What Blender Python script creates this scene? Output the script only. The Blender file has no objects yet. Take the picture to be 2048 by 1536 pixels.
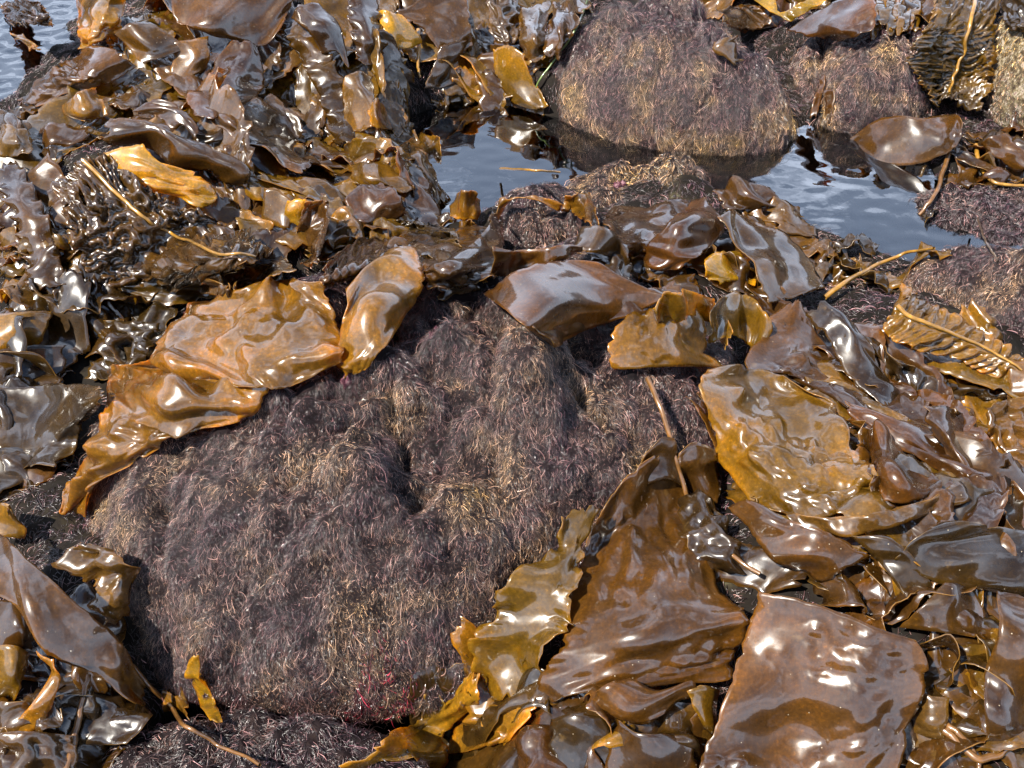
import bpy, math, random
import numpy as np
from mathutils import Vector
from mathutils.bvhtree import BVHTree

random.seed(7)
rng = np.random.default_rng(7)
scene = bpy.context.scene
COL = scene.collection

# ------------------------------------------------------------------ camera
CAM = np.array([0.0, 0.0, 1.35])
PITCH = math.radians(43.0)
FPX = 768.0 / math.tan(math.radians(21.0))          # focal length in photo pixels (2048 x 1536)
cam_data = bpy.data.cameras.new("camera")
cam = bpy.data.objects.new("camera", cam_data)
COL.objects.link(cam)
cam.location = CAM
cam.rotation_euler = (math.pi / 2 - PITCH, 0, 0)
cam_data.sensor_width = 36.0
cam_data.lens = 36.0 * FPX / 2048.0
cam_data.clip_start = 0.02
cam_data.clip_end = 500
scene.camera = cam

# ------------------------------------------------------------------ sky, sun, exposure
CLOUD_SHIFT = (2.7, 1.1, 4.0)  # slides a cloud to where the pool mirrors it
SUN_EL = math.radians(54.0)
SUN_AZ = math.radians(238.0)        # compass bearing (from +Y, clockwise): behind the viewer and to the left
sun_dir = Vector((math.sin(SUN_AZ) * math.cos(SUN_EL), math.cos(SUN_AZ) * math.cos(SUN_EL), math.sin(SUN_EL)))
world = bpy.data.worlds.new("World")
scene.world = world
world.use_nodes = True
wn, wl = world.node_tree.nodes, world.node_tree.links
wn.clear()
w_out = wn.new("ShaderNodeOutputWorld")
w_bg = wn.new("ShaderNodeBackground")
w_bg.inputs["Strength"].default_value = 0.056
sky = wn.new("ShaderNodeTexSky")
sky.sky_type = 'NISHITA'
sky.sun_disc = False
sky.sun_elevation = SUN_EL
sky.sun_rotation = SUN_AZ
sky.air_density = 1.0
sky.dust_density = 0.4
sky.ozone_density = 2.0
# broken fair-weather cloud; low haze added so the pool mirrors bright sky
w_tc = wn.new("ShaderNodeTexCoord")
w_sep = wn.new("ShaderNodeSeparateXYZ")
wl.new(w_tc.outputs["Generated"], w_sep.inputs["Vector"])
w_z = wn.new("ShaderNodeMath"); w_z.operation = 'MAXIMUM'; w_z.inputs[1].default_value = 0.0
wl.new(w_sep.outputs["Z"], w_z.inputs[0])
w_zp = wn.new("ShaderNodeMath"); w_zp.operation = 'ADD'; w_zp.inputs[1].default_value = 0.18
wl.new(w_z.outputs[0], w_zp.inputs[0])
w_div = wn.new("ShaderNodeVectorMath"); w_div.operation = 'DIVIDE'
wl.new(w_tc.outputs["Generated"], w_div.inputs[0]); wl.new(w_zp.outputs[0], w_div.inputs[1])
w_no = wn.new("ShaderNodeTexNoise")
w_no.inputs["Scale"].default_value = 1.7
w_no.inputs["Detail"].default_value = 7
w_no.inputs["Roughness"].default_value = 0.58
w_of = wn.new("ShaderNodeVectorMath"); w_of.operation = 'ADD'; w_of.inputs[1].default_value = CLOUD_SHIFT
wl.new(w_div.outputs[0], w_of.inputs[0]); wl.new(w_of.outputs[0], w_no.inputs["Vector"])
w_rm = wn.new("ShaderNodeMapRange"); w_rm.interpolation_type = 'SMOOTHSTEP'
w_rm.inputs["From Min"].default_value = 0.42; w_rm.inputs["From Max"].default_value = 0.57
w_el = wn.new("ShaderNodeMath"); w_el.operation = 'MULTIPLY_ADD'; w_el.inputs[1].default_value = -0.10     # clouds thinned overhead so the blades mirror blue sky
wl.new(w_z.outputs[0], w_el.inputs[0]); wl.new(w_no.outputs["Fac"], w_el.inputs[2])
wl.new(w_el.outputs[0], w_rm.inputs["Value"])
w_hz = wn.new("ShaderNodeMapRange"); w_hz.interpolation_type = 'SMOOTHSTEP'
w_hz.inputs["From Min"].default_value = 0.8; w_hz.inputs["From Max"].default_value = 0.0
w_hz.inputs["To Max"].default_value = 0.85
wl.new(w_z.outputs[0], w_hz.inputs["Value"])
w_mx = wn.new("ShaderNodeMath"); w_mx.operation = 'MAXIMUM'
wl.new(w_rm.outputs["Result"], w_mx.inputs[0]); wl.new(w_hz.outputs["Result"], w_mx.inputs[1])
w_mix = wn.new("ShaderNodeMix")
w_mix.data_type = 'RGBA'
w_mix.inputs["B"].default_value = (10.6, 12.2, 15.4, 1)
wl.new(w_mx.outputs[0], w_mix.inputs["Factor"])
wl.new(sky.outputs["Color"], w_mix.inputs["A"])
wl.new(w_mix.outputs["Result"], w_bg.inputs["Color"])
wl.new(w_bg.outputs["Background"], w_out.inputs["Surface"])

sl = bpy.data.lights.new("sun", 'SUN')
sl.energy = 5.0
sl.angle = math.radians(0.53)
sl.color = (1.0, 0.94, 0.84)
so = bpy.data.objects.new("sun", sl)
COL.objects.link(so)
so.rotation_euler = (-sun_dir).to_track_quat('-Z', 'Y').to_euler()
so.location = (0, 0, 5)

vs = scene.view_settings
vs.view_transform = 'Standard'
vs.look = 'None'
vs.exposure = 1.78
vs.gamma = 1.0
vs.use_curve_mapping = False
scene.cycles.max_bounces = 8
scene.cycles.transparent_max_bounces = 8
scene.cycles.caustics_reflective = False
scene.cycles.caustics_refractive = False
scene.cycles.sample_clamp_indirect = 6.0
scene.cycles.use_denoising = True

# ------------------------------------------------------------------ noise helpers
class Waves:
    """smooth pseudo-random field: a sum of random sine waves"""
    def __init__(self, seed, dim, wavelength, octaves=3, n=7, gain=0.5):
        r = np.random.default_rng(seed)
        self.k, self.p, self.a = [], [], []
        for o in range(octaves):
            for _ in range(n):
                d = r.normal(size=dim); d /= np.linalg.norm(d)
                f = 2 * math.pi / (wavelength / 2 ** o) * r.uniform(0.65, 1.4)
                self.k.append(d * f); self.p.append(r.uniform(0, 6.283)); self.a.append(gain ** o / math.sqrt(n) * 1.2)
        self.k = np.array(self.k); self.p = np.array(self.p); self.a = np.array(self.a)
    def __call__(self, *c):
        P = np.stack(np.broadcast_arrays(*c), -1)
        out = np.zeros(P.shape[:-1])
        for k, p, a in zip(self.k, self.p, self.a):
            out += a * np.sin(P @ k + p)
        return out

def smooth(e0, e1, x):
    t = np.clip((x - e0) / (e1 - e0), 0, 1)
    return t * t * (3 - 2 * t)

# ------------------------------------------------------------------ from photo measurements to places on the shore
FWD = np.array([0, math.cos(PITCH), -math.sin(PITCH)])
UP = np.array([0, math.sin(PITCH), math.cos(PITCH)])
def rays(uv):
    uv = np.asarray(uv, float)
    d = FWD + ((uv[..., 0:1] - 1024) / FPX) * np.array([1, 0, 0]) - ((uv[..., 1:2] - 768) / FPX) * UP
    return d / np.linalg.norm(d, axis=-1, keepdims=True)
def flat(uv, z=0.0):
    d = rays(uv)
    t = (z - CAM[2]) / d[..., 2:3]
    return CAM + d * t
def pts(s, n=None):
    out = []
    for w in s.split():
        v = [float(q) for q in w.split(',')]
        out.append(v if n is None else (v + [0.0] * n)[:n])
    return np.array(out)

def poly_sd(x, y, poly):
    """signed distance to a polygon, positive inside"""
    x = np.asarray(x, float); y = np.asarray(y, float)
    d2 = np.full(x.shape, 1e9); inside = np.zeros(x.shape, bool)
    n = len(poly)
    for i in range(n):
        ax, ay = poly[i][:2]; bx, by = poly[(i + 1) % n][:2]
        ex, ey = bx - ax, by - ay
        t = np.clip(((x - ax) * ex + (y - ay) * ey) / (ex * ex + ey * ey + 1e-12), 0, 1)
        d2 = np.minimum(d2, (x - ax - t * ex) ** 2 + (y - ay - t * ey) ** 2)
        c = ((ay > y) != (by > y)) & (x < (bx - ax) * (y - ay) / (by - ay + 1e-12) + ax)
        inside ^= c
    d = np.sqrt(d2)
    return np.where(inside, d, -d)

POOL = flat(pts("770,250 850,215 960,190 1060,215 1160,250 1300,270 1500,280 1620,250 1700,250 1820,320 1900,360 2000,360 "
                "2120,380 2200,640 2000,590 1880,525 1700,465 1560,410 1420,382 1250,380 1140,400 1050,415 980,430 930,475 860,470 850,400 800,310"))
SEA = flat(pts("-500,-60 190,-40 150,30 150,90 90,150 40,215 -100,260 -500,300"))
def mound(u, v, h, r):
    c = flat([u, v])
    return (c[0], c[1], h, r)
MOUNDS = [mound(1640, 1050, .11, .30), mound(1900, 1250, .08, .3), mound(350, 500, .13, .33), mound(440, 200, .24, .48), mound(800, 80, .15, .38),
          mound(1030, 60, .08, .28), mound(1780, 760, .06, .2), mound(1330, 610, .12, .24), mound(100, 420, .08, .35),
          mound(1900, 60, .12, .5), mound(1650, 0, .10, .35), mound(150, 1300, .06, .25), mound(760, 430, .03, .25), mound(1300, 1350, .07, .25)]
PITS = [mound(620, 1500, .17, .22), mound(380, 1440, .10, .16), mound(820, 1480, .10, .14), mound(120, 830, .09, .25), mound(220, 680, .06, .15)]
tw1 = Waves(1, 2, 0.55, 4)
tw2 = Waves(2, 2, 0.09, 2)
def T(x, y):
    z = 0.022 + 0.022 * tw1(x, y) + 0.004 * tw2(x, y)
    for cx, cy, h, r in MOUNDS:
        z = z + h * np.exp(-((x - cx) ** 2 + (y - cy) ** 2) / (2 * (r * 0.6) ** 2))
    z = np.maximum(z, 0.008)
    for cx, cy, h, r in PITS:
        z = z - h * np.exp(-((x - cx) ** 2 + (y - cy) ** 2) / (2 * (r * 0.6) ** 2))
    m = smooth(-0.06, 0.07, poly_sd(x, y, POOL))
    z = z * (1 - m) + (-0.075 + 0.012 * tw2(x * .5, y * .5)) * m
    m = smooth(-0.10, 0.22, poly_sd(x, y, SEA))
    z = z * (1 - m) + (-0.14) * m
    far = smooth(4.2, 9, np.hypot(x, y))
    return z + far * (0.25 + 0.35 * np.sin(x * .7) * np.cos(y * .6))

class Rock:
    def __init__(self, name, label, base, h, centre, seed, bump=0.03, bw=0.25, a=2.6, b=0.55, z0=-0.02, world=None, cracks=(), fine=0.006):
        self.name, self.label, self.h, self.bump, self.a, self.b, self.z0, self.fine = name, label, h, bump, a, b, z0, fine
        o = flat(pts(base), z0)[:, :2] if world is None else np.array(world, float)
        self.c = flat(pts(centre)[0], z0)[:2] if isinstance(centre, str) else np.array(centre, float)
        d = o - self.c
        ang = np.arctan2(d[:, 1], d[:, 0]); rad = np.hypot(d[:, 0], d[:, 1])
        i = np.argsort(ang); ang, rad = ang[i], rad[i]
        A = np.concatenate([ang - 2 * math.pi, ang, ang + 2 * math.pi]); R = np.tile(rad, 3)
        self.ga = np.linspace(-math.pi, math.pi, 361)
        g = np.interp(self.ga, A, R)
        k = np.ones(13) / 13
        g = np.convolve(np.concatenate([g[-7:-1], g, g[1:7]]), k, 'valid')
        self.gr = g
        self.w1 = Waves(seed, 2, bw, 3); self.w2 = Waves(seed + 50, 2, 0.06, 2)
        self.cracks = [(flat(pts(p), z0 + h * .6)[:, :2], w, dp) for p, w, dp in cracks]
    def s(self, x, y):
        dx, dy = x - self.c[0], y - self.c[1]
        return np.hypot(dx, dy) / np.interp(np.arctan2(dy, dx), self.ga, self.gr)
    def z(self, x, y):
        s = self.s(x, y)
        q = np.clip(1 - np.clip(s, 0, 1) ** self.a, 0, 1)
        e = q ** self.b
        z = self.z0 + self.h * e + self.bump * self.w1(x, y) * np.sqrt(q) + self.fine * self.w2(x, y) * np.sqrt(q)
        for P, w, dp in self.cracks:
            d = np.full(np.shape(x), 9.0)
            for i in range(len(P) - 1):
                ax, ay = P[i]; ex, ey = P[i + 1] - P[i]
                t = np.clip(((x - ax) * ex + (y - ay) * ey) / (ex * ex + ey * ey), 0, 1)
                d = np.minimum(d, np.hypot(x - ax - t * ex, y - ay - t * ey))
            z = z - dp * np.exp(-(d / w) ** 2)
        return np.where(s < 1, z, -1.0)
    def mesh_arrays(self, na=220, nr=90):
        th = np.linspace(-math.pi, math.pi, na, endpoint=False)
        R = np.interp(th, self.ga, self.gr)
        t = np.linspace(0, 1, nr)
        s = 1 - (1 - t) ** 1.7                     # denser towards the steep rim
        s = s * 0.9995
        X = self.c[0] + np.cos(th)[None] * R[None] * s[:, None]
        Y = self.c[1] + np.sin(th)[None] * R[None] * s[:, None]
        Z = self.z(X, Y)
        # undercut skirt
        sk = 0.80
        X = np.vstack([X, (self.c[0] + np.cos(th) * R * sk)[None]]); Y = np.vstack([Y, (self.c[1] + np.sin(th) * R * sk)[None]])
        Z = np.vstack([Z, np.full((1, na), self.z0 - 0.22)])
        V = np.stack([X, Y, Z], -1).reshape(-1, 3)
        n = nr + 1
        i = np.arange(n - 1)[:, None] * na; j = np.arange(na)[None]; j2 = (j + 1) % na
        F = np.stack([i + j, i + j2, i + na + j2, i + na + j], -1).reshape(-1, 4)[:, ::-1]
        return V, F

ROCKS = []
ROCKS.append(Rock("boulder", "big central boulder covered in purple-brown turf algae below the golden kelp",
    "165,1015 185,1130 225,1240 290,1330 400,1400 540,1425 700,1430 830,1410 930,1380 1010,1330 1110,1230 1290,1140 1480,1060 1590,930 1560,790",
    0.34, (-0.13, 1.17), 11, bump=0.028, bw=0.24, a=2.3, b=0.62, fine=.009,
    world=list(flat(pts("165,1015 185,1130 225,1240 290,1330 400,1400 540,1425 700,1430 830,1410 930,1380 1010,1330 1110,1240 1290,1160 1450,1060 1540,930"))[:, :2]) + [(.44, 1.5), (.25, 1.72), (-.05, 1.70), (-.35, 1.66), (-.62, 1.52), (-.76, 1.3)],
    cracks=[("800,740 790,860 815,970", .013, .026), ("610,880 600,1000 575,1060", .012, .02), ("1010,790 985,940 1015,1060", .014, .022), ("500,1130 410,1300", .014, .024),
            ("1120,720 1150,860 1200,900", .013, .028), ("700,1160 640,1330", .012, .02), ("900,1120 880,1300", .012, .02), ("330,1010 300,1180", .013, .02)]))
ROCKS.append(Rock("boulder", "largest far boulder with shaggy tan and purple algae, behind the tide pool",
    "", 0.27, (.40, 2.60), 21, bump=0.020, bw=0.30, a=2.1, b=.62, fine=.009,
    world=list(flat(pts("1078,190 1110,225 1180,262 1290,290 1400,305 1500,305 1570,290 1598,262"))[:, :2]) + [(.74, 2.54), (.62, 2.70), (.52, 2.86), (.36, 2.95), (.2, 2.9), (.12, 2.75)]))
ROCKS.append(Rock("boulder", "far right boulder with dark algae and a wet kelp-filled crack",
    "", 0.20, (1.06, 2.66), 31, bump=0.012, bw=0.25, a=2.6, b=.48, fine=.008,
    world=list(flat(pts("1650,256 1690,262 1760,255 1830,245 1848,215"))[:, :2]) + [(1.38, 2.75), (1.25, 2.88), (1.0, 2.92), (.83, 2.82), (.82, 2.68), (.85, 2.55)],
    cracks=[("1650,90 1645,170 1640,240", .022, .07)]))
ROCKS.append(Rock("small_rock", "small dark algae-covered rock between the pool and the flat brown blade",
    "", 0.09, "1085,470", 41, bump=.008, bw=.12, a=2.2, b=.6, world=list(flat(pts("985,470 1010,510 1080,530 1160,510 1195,470 1180,425 1120,400 1050,398 1000,420"), .02)[:, :2]), z0=.02))
ROCKS.append(Rock("small_rock", "low tan algae-covered rock at the near edge of the tide pool",
    "", 0.05, "1260,385", 43, bump=.008, bw=.10, a=2.2, b=.6, world=list(flat(pts("1110,400 1150,425 1260,430 1380,420 1420,385 1390,355 1330,345 1250,345 1160,360"), .0)[:, :2]), z0=-0.01))
ROCKS.append(Rock("small_rock", "little mustard-yellow knob of algae beside the tide pool",
    "", 0.065, "1345,370", 44, bump=.006, bw=.08, a=2.4, b=.5, world=list(flat(pts("1285,375 1310,400 1350,405 1395,392 1400,365 1370,345 1320,345"), .015)[:, :2]), z0=.015))
ROCKS.append(Rock("boulder", "reddish turf-covered rock at the right edge beside the pool",
    "", 0.16, "2010,640", 51, bump=.012, bw=.15, a=2.4, b=.55, world=list(flat(pts("1790,560 1850,610 1920,665 1990,720 2080,770 2250,700 2250,615 2120,600 2020,580 1900,550"), .02)[:, :2]), z0=.0))
ROCKS.append(Rock("boulder", "dark turf-covered rock showing between the lower right kelp blades",
    "", 0.10, "1760,1190", 61, bump=.01, bw=.15, a=2.6, b=.5, world=list(flat(pts("1560,1160 1620,1250 1760,1300 1880,1270 1920,1180 1860,1100 1740,1080 1630,1100"), .06)[:, :2]), z0=.05))
ROCKS.append(Rock("boulder", "dark turf-covered rock low in the bottom right corner",
    "", 0.06, "1920,1430", 63, bump=.01, bw=.12, a=2.6, b=.5, world=list(flat(pts("1840,1400 1850,1480 1920,1530 2020,1500 2040,1420 1980,1370 1890,1370"), .04)[:, :2]), z0=.03))
ROCKS.append(Rock("flat_rock", "low wet rock with glinting dark turf barely awash at right",
    "", 0.034, "1960,425", 71, bump=.006, bw=.12, a=3.0, b=.5, world=list(flat(pts("1825,400 1850,440 1930,468 2040,488 2200,495 2200,370 2040,365 1900,370"), .0)[:, :2]), z0=-.02))
ROCKS.append(Rock("boulder", "pale speckled barnacle rock at the upper right edge",
    "", 0.27, "2040,180", 81, bump=.025, bw=.2, a=2.6, b=.55, world=list(flat(pts("1960,215 2000,260 2080,270 2250,240 2250,100 2100,70 2000,100 1965,150"), .0)[:, :2]), z0=0.0))
ROCKS.append(Rock("flat_rock", "shaded turf-covered rock along the bottom edge below the big boulder",
    "", 0.06, "500,1530", 91, bump=.01, bw=.12, a=2.4, b=.55, world=list(flat(pts("190,1540 260,1480 400,1462 560,1458 700,1462 820,1490 860,1560 700,1640 300,1640"), .0)[:, :2]), z0=-.01))

SGX, SGY, SGD = -2.7, .25, .007
_x = np.arange(SGX, 2.7, SGD); _y = np.arange(SGY, 4.6, SGD)
_X, _Y = np.meshgrid(_x, _y, indexing='ij')
SG = T(_X, _Y)
for _r in ROCKS:
    _m = _r.gr.max()
    _i = slice(max(0, int((_r.c[0] - _m - SGX) / SGD)), max(0, int((_r.c[0] + _m - SGX) / SGD) + 2))
    _j = slice(max(0, int((_r.c[1] - _m - SGY) / SGD)), max(0, int((_r.c[1] + _m - SGY) / SGD) + 2))
    if SG[_i, _j].size: SG[_i, _j] = np.maximum(SG[_i, _j], _r.z(_X[_i, _j], _Y[_i, _j]))
def S(x, y):
    """height of the rock surface (seabed and boulders)"""
    i = np.clip((x - SGX) / SGD, 0, SG.shape[0] - 1.001); j = np.clip((y - SGY) / SGD, 0, SG.shape[1] - 1.001)
    i0 = np.asarray(i).astype(int); j0 = np.asarray(j).astype(int); fi, fj = i - i0, j - j0
    return (SG[i0, j0] * (1 - fi) * (1 - fj) + SG[i0 + 1, j0] * fi * (1 - fj) + SG[i0, j0 + 1] * (1 - fi) * fj + SG[i0 + 1, j0 + 1] * fi * fj)
TS = np.concatenate([np.arange(0.75, 2.4, 0.012), np.arange(2.4, 5.5, 0.02)])
def land(uvl):
    """photo point + lift in cm -> the spot on the shore that it shows"""
    uvl = np.asarray(uvl, float); sh = uvl.shape[:-1]
    q = uvl.reshape(-1, 3)
    d = rays(q[:, :2]); lift = q[:, 2] * 0.01
    P = CAM + d[:, None] * TS[None, :, None]
    hit = P[..., 2] <= S(P[..., 0], P[..., 1]) + lift[:, None]
    hit[:, -1] = True
    i = np.maximum(np.argmax(hit, 1), 1)
    lo, hi = TS[i - 1].copy(), TS[i].copy()
    for _ in range(9):
        m = (lo + hi) / 2
        p = CAM + d * m[:, None]
        h = p[:, 2] <= S(p[:, 0], p[:, 1]) + lift
        hi = np.where(h, m, hi); lo = np.where(h, lo, m)
    return (CAM + d * hi[:, None]).reshape(sh + (3,))

# ------------------------------------------------------------------ materials
def new_mat(name):
    m = bpy.data.materials.new(name); m.use_nodes = True
    nt = m.node_tree; nt.nodes.clear()
    return m, nt.nodes, nt.links
def ramp(N, stops):
    r = N.new("ShaderNodeValToRGB")
    e = r.color_ramp.elements
    e[0].position, e[0].color = stops[0][0], (*stops[0][1], 1)
    e[1].position, e[1].color = stops[-1][0], (*stops[-1][1], 1)
    for p, c in stops[1:-1]:
        x = e.new(p); x.color = (*c, 1)
    return r
def noise(N, L, vec, scale, detail=3, rough=.55):
    n = N.new("ShaderNodeTexNoise"); n.inputs["Scale"].default_value = scale
    n.inputs["Detail"].default_value = detail; n.inputs["Roughness"].default_value = rough
    L.new(vec, n.inputs["Vector"]); return n
def mixc(N, L, a, b, f, mode='MIX'):
    m = N.new("ShaderNodeMix"); m.data_type = 'RGBA'; m.blend_type = mode
    for k, v in (("A", a), ("B", b), ("Factor", f)):
        if hasattr(v, "links"): L.new(v, m.inputs[k])
        else: m.inputs[k].default_value = v if k == "Factor" else (*v, 1)
    return m.outputs["Result"]

def kelp_material(name, rim=False):
    m, N, L = new_mat(name)
    out = N.new("ShaderNodeOutputMaterial")
    oi = N.new("ShaderNodeObjectInfo")
    geo = N.new("ShaderNodeNewGeometry")
    off = N.new("ShaderNodeVectorMath"); off.operation = 'ADD'          # every blade gets its own blotches
    L.new(geo.outputs["Position"], off.inputs[0]); L.new(oi.outputs["Random"], off.inputs[1])
    pos = off.outputs[0]
    n1 = noise(N, L, pos, 8, 4, .6)
    v = ramp(N, [(.30, (.45, .42, .36)), (.5, (1, 1, 1)), (.70, (1.7, 1.6, 1.1))])
    L.new(n1.outputs["Fac"], v.inputs["Fac"])
    c = mixc(N, L, oi.outputs["Color"], v.outputs["Color"], 1.0, 'MULTIPLY')
    n2 = noise(N, L, pos, 190, 3, .65)
    sp = ramp(N, [(.36, (.72, .72, .72)), (.62, (1.1, 1.08, 1.0)), (.74, (1.9, 1.75, 1.3))])
    L.new(n2.outputs["Fac"], sp.inputs["Fac"])
    c = mixc(N, L, c, sp.outputs["Color"], 1.0, 'MULTIPLY')
    # thinner, yellower margins
    ed = N.new("ShaderNodeAttribute"); ed.attribute_name = "margin"
    c2 = mixc(N, L, c, (2.1, 2.0, 1.0), 1.0, 'MULTIPLY')
    c = mixc(N, L, c, c2, ed.outputs["Fac"])
    # worn, bleached blotches
    n3 = noise(N, L, pos, 24, 5, .65)
    bl = ramp(N, [(.64, (0, 0, 0)), (.70, (1, 1, 1))]); L.new(n3.outputs["Fac"], bl.inputs["Fac"])
    f = N.new("ShaderNodeMath"); f.operation = 'MULTIPLY'; f.inputs[1].default_value = .30
    L.new(bl.outputs["Color"], f.inputs[0])
    c = mixc(N, L, c, (.15, .085, .022), f.outputs[0])
    # grains of sand and salt
    vo = N.new("ShaderNodeTexVoronoi"); vo.inputs["Scale"].default_value = 120; L.new(pos, vo.inputs["Vector"])
    lt = N.new("ShaderNodeMath"); lt.operation = 'LESS_THAN'; lt.inputs[1].default_value = .11; L.new(vo.outputs["Distance"], lt.inputs[0])
    sx = N.new("ShaderNodeSeparateColor"); L.new(vo.outputs["Color"], sx.inputs[0])
    gt = N.new("ShaderNodeMath"); gt.operation = 'GREATER_THAN'; gt.inputs[1].default_value = .88; L.new(sx.outputs[0], gt.inputs[0])
    an = N.new("ShaderNodeMath"); an.operation = 'MULTIPLY'; L.new(lt.outputs[0], an.inputs[0]); L.new(gt.outputs[0], an.inputs[1])
    grain = an.outputs[0]
    if rim:
        c = mixc(N, L, c, (.24, .135, .03), .5)
    cg = mixc(N, L, c, (.34, .27, .18), grain)
    p = N.new("ShaderNodeBsdfPrincipled")
    L.new(cg, p.inputs["Base Color"])
    rr = N.new("ShaderNodeMapRange"); rr.inputs["From Min"].default_value = .3; rr.inputs["From Max"].default_value = .7
    rr.inputs["To Min"].default_value = .20; rr.inputs["To Max"].default_value = .36
    L.new(n3.outputs["Fac"], rr.inputs["Value"]); L.new(rr.outputs["Result"], p.inputs["Roughness"])
    p.inputs["IOR"].default_value = 1.42
    p.inputs["Specular IOR Level"].default_value = .7
    # a film of water lies on it in patches
    n5 = noise(N, L, pos, 13, 4, .55)
    wf = N.new("ShaderNodeMapRange"); wf.interpolation_type = 'SMOOTHSTEP'
    wf.inputs["From Min"].default_value = .41; wf.inputs["From Max"].default_value = .46
    wf.inputs["To Min"].default_value = .25; wf.inputs["To Max"].default_value = 1.0
    L.new(n5.outputs["Fac"], wf.inputs["Value"]); L.new(wf.outputs["Result"], p.inputs["Coat Weight"])
    p.inputs["Coat Roughness"].default_value = 0.035
    p.inputs["Coat IOR"].default_value = 1.65
    bp = N.new("ShaderNodeBump"); bp.inputs["Strength"].default_value = .07; bp.inputs["Distance"].default_value = .002
    n4 = noise(N, L, pos, 90, 4, .6)
    L.new(n4.outputs["Fac"], bp.inputs["Height"])
    b2 = N.new("ShaderNodeBump"); b2.inputs["Strength"].default_value = .5; b2.inputs["Distance"].default_value = .001
    L.new(grain, b2.inputs["Height"]); L.new(bp.outputs["Normal"], b2.inputs["Normal"])
    L.new(b2.outputs["Normal"], p.inputs["Normal"])
    L.new(b2.outputs["Normal"], p.inputs["Coat Normal"])
    t = N.new("ShaderNodeBsdfTranslucent")
    tc = mixc(N, L, c, (5.6, 5.6, .8), 1.0, 'MULTIPLY'); L.new(tc, t.inputs["Color"])
    mx = N.new("ShaderNodeMixShader"); mx.inputs[0].default_value = .36
    L.new(p.outputs[0], mx.inputs[1]); L.new(t.outputs[0], mx.inputs[2])
    L.new(mx.outputs[0], out.inputs["Surface"])
    return m
M_KELP = kelp_material("kelp_skin")
M_RIM = kelp_material("kelp_cut_edge", True)

def turf_material(name, stops, rough=.17, low=None):
    """fine wet algae: colour by slow patches, paler tips"""
    m, N, L = new_mat(name)
    out = N.new("ShaderNodeOutputMaterial"); p = N.new("ShaderNodeBsdfPrincipled")
    geo = N.new("ShaderNodeNewGeometry"); hi = N.new("ShaderNodeHairInfo")
    n1 = noise(N, L, geo.outputs["Position"], 7.5, 4, .62)
    r = ramp(N, stops)
    if low is None: L.new(n1.outputs["Fac"], r.inputs["Fac"])
    else:                                                   # another species grows lower on the rock
        sz = N.new("ShaderNodeSeparateXYZ"); L.new(geo.outputs["Position"], sz.inputs[0])
        mr = N.new("ShaderNodeMapRange"); mr.inputs["From Min"].default_value = low; mr.inputs["From Max"].default_value = 0.02
        mr.inputs["To Min"].default_value = -.10; mr.inputs["To Max"].default_value = .05; L.new(sz.outputs["Z"], mr.inputs["Value"])
        ad = N.new("ShaderNodeMath"); L.new(n1.outputs["Fac"], ad.inputs[0]); L.new(mr.outputs["Result"], ad.inputs[1]); L.new(ad.outputs[0], r.inputs["Fac"])
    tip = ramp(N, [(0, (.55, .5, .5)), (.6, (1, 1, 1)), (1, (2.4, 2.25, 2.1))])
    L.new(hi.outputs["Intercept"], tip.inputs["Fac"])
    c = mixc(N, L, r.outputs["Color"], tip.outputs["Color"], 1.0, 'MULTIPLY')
    rv = ramp(N, [(0, (.20, .19, .20)), (.55, (.46, .44, .43)), (.80, (1.3, 1.22, 1.16)), (.94, (3.2, 3.0, 2.85)), (1, (10, 9.4, 9.0))]); L.new(hi.outputs["Random"], rv.inputs["Fac"])  # palest few strands are wet glints painted into the colour
    c = mixc(N, L, c, rv.outputs["Color"], 1.0, 'MULTIPLY')
    L.new(c, p.inputs["Base Color"])
    p.inputs["Roughness"].default_value = rough
    p.inputs["IOR"].default_value = 1.5
    p.inputs["Specular IOR Level"].default_value = .8
    L.new(p.outputs[0], out.inputs["Surface"])
    return m
PURPLE, BROWN, TAN, YEL = (.028, .0145, .0165), (.052, .031, .027), (.105, .068, .038), (.13, .084, .028)
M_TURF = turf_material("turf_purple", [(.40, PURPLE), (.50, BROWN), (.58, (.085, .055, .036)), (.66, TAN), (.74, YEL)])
M_TURF_FAR = turf_material("turf_far", [(.40, PURPLE), (.50, BROWN), (.60, TAN), (.70, YEL)], low=.26)
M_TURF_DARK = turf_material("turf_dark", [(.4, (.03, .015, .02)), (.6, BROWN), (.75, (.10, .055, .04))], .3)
M_TURF_YEL = turf_material("turf_yellow", [(.35, BROWN), (.48, TAN), (.6, YEL)])
M_TURF_RED = turf_material("turf_red", [(.4, (.05, .004, .008)), (.6, (.085, .007, .014)), (.75, (.12, .02, .028))], .2)

def rock_material(name, stops, scale=30, rough=.55, bump=.6):
    m, N, L = new_mat(name)
    out = N.new("ShaderNodeOutputMaterial"); p = N.new("ShaderNodeBsdfPrincipled")
    geo = N.new("ShaderNodeNewGeometry")
    n1 = noise(N, L, geo.outputs["Position"], scale, 6, .65)
    r = ramp(N, stops); L.new(n1.outputs["Fac"], r.inputs["Fac"]); L.new(r.outputs["Color"], p.inputs["Base Color"])
    p.inputs["Roughness"].default_value = rough; p.inputs["Specular IOR Level"].default_value = .08
    n2 = noise(N, L, geo.outputs["Position"], scale * 4, 4, .6)
    b = N.new("ShaderNodeBump"); b.inputs["Strength"].default_value = bump; b.inputs["Distance"].default_value = .004
    L.new(n2.outputs["Fac"], b.inputs["Height"]); L.new(b.outputs["Normal"], p.inputs["Normal"])
    L.new(p.outputs[0], out.inputs["Surface"])
    return m
M_ROCK = rock_material("wet_rock", [(.35, (.003, .002, .0022)), (.55, (.007, .004, .0045)), (.75, (.016, .010, .008))], rough=.8)
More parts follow.
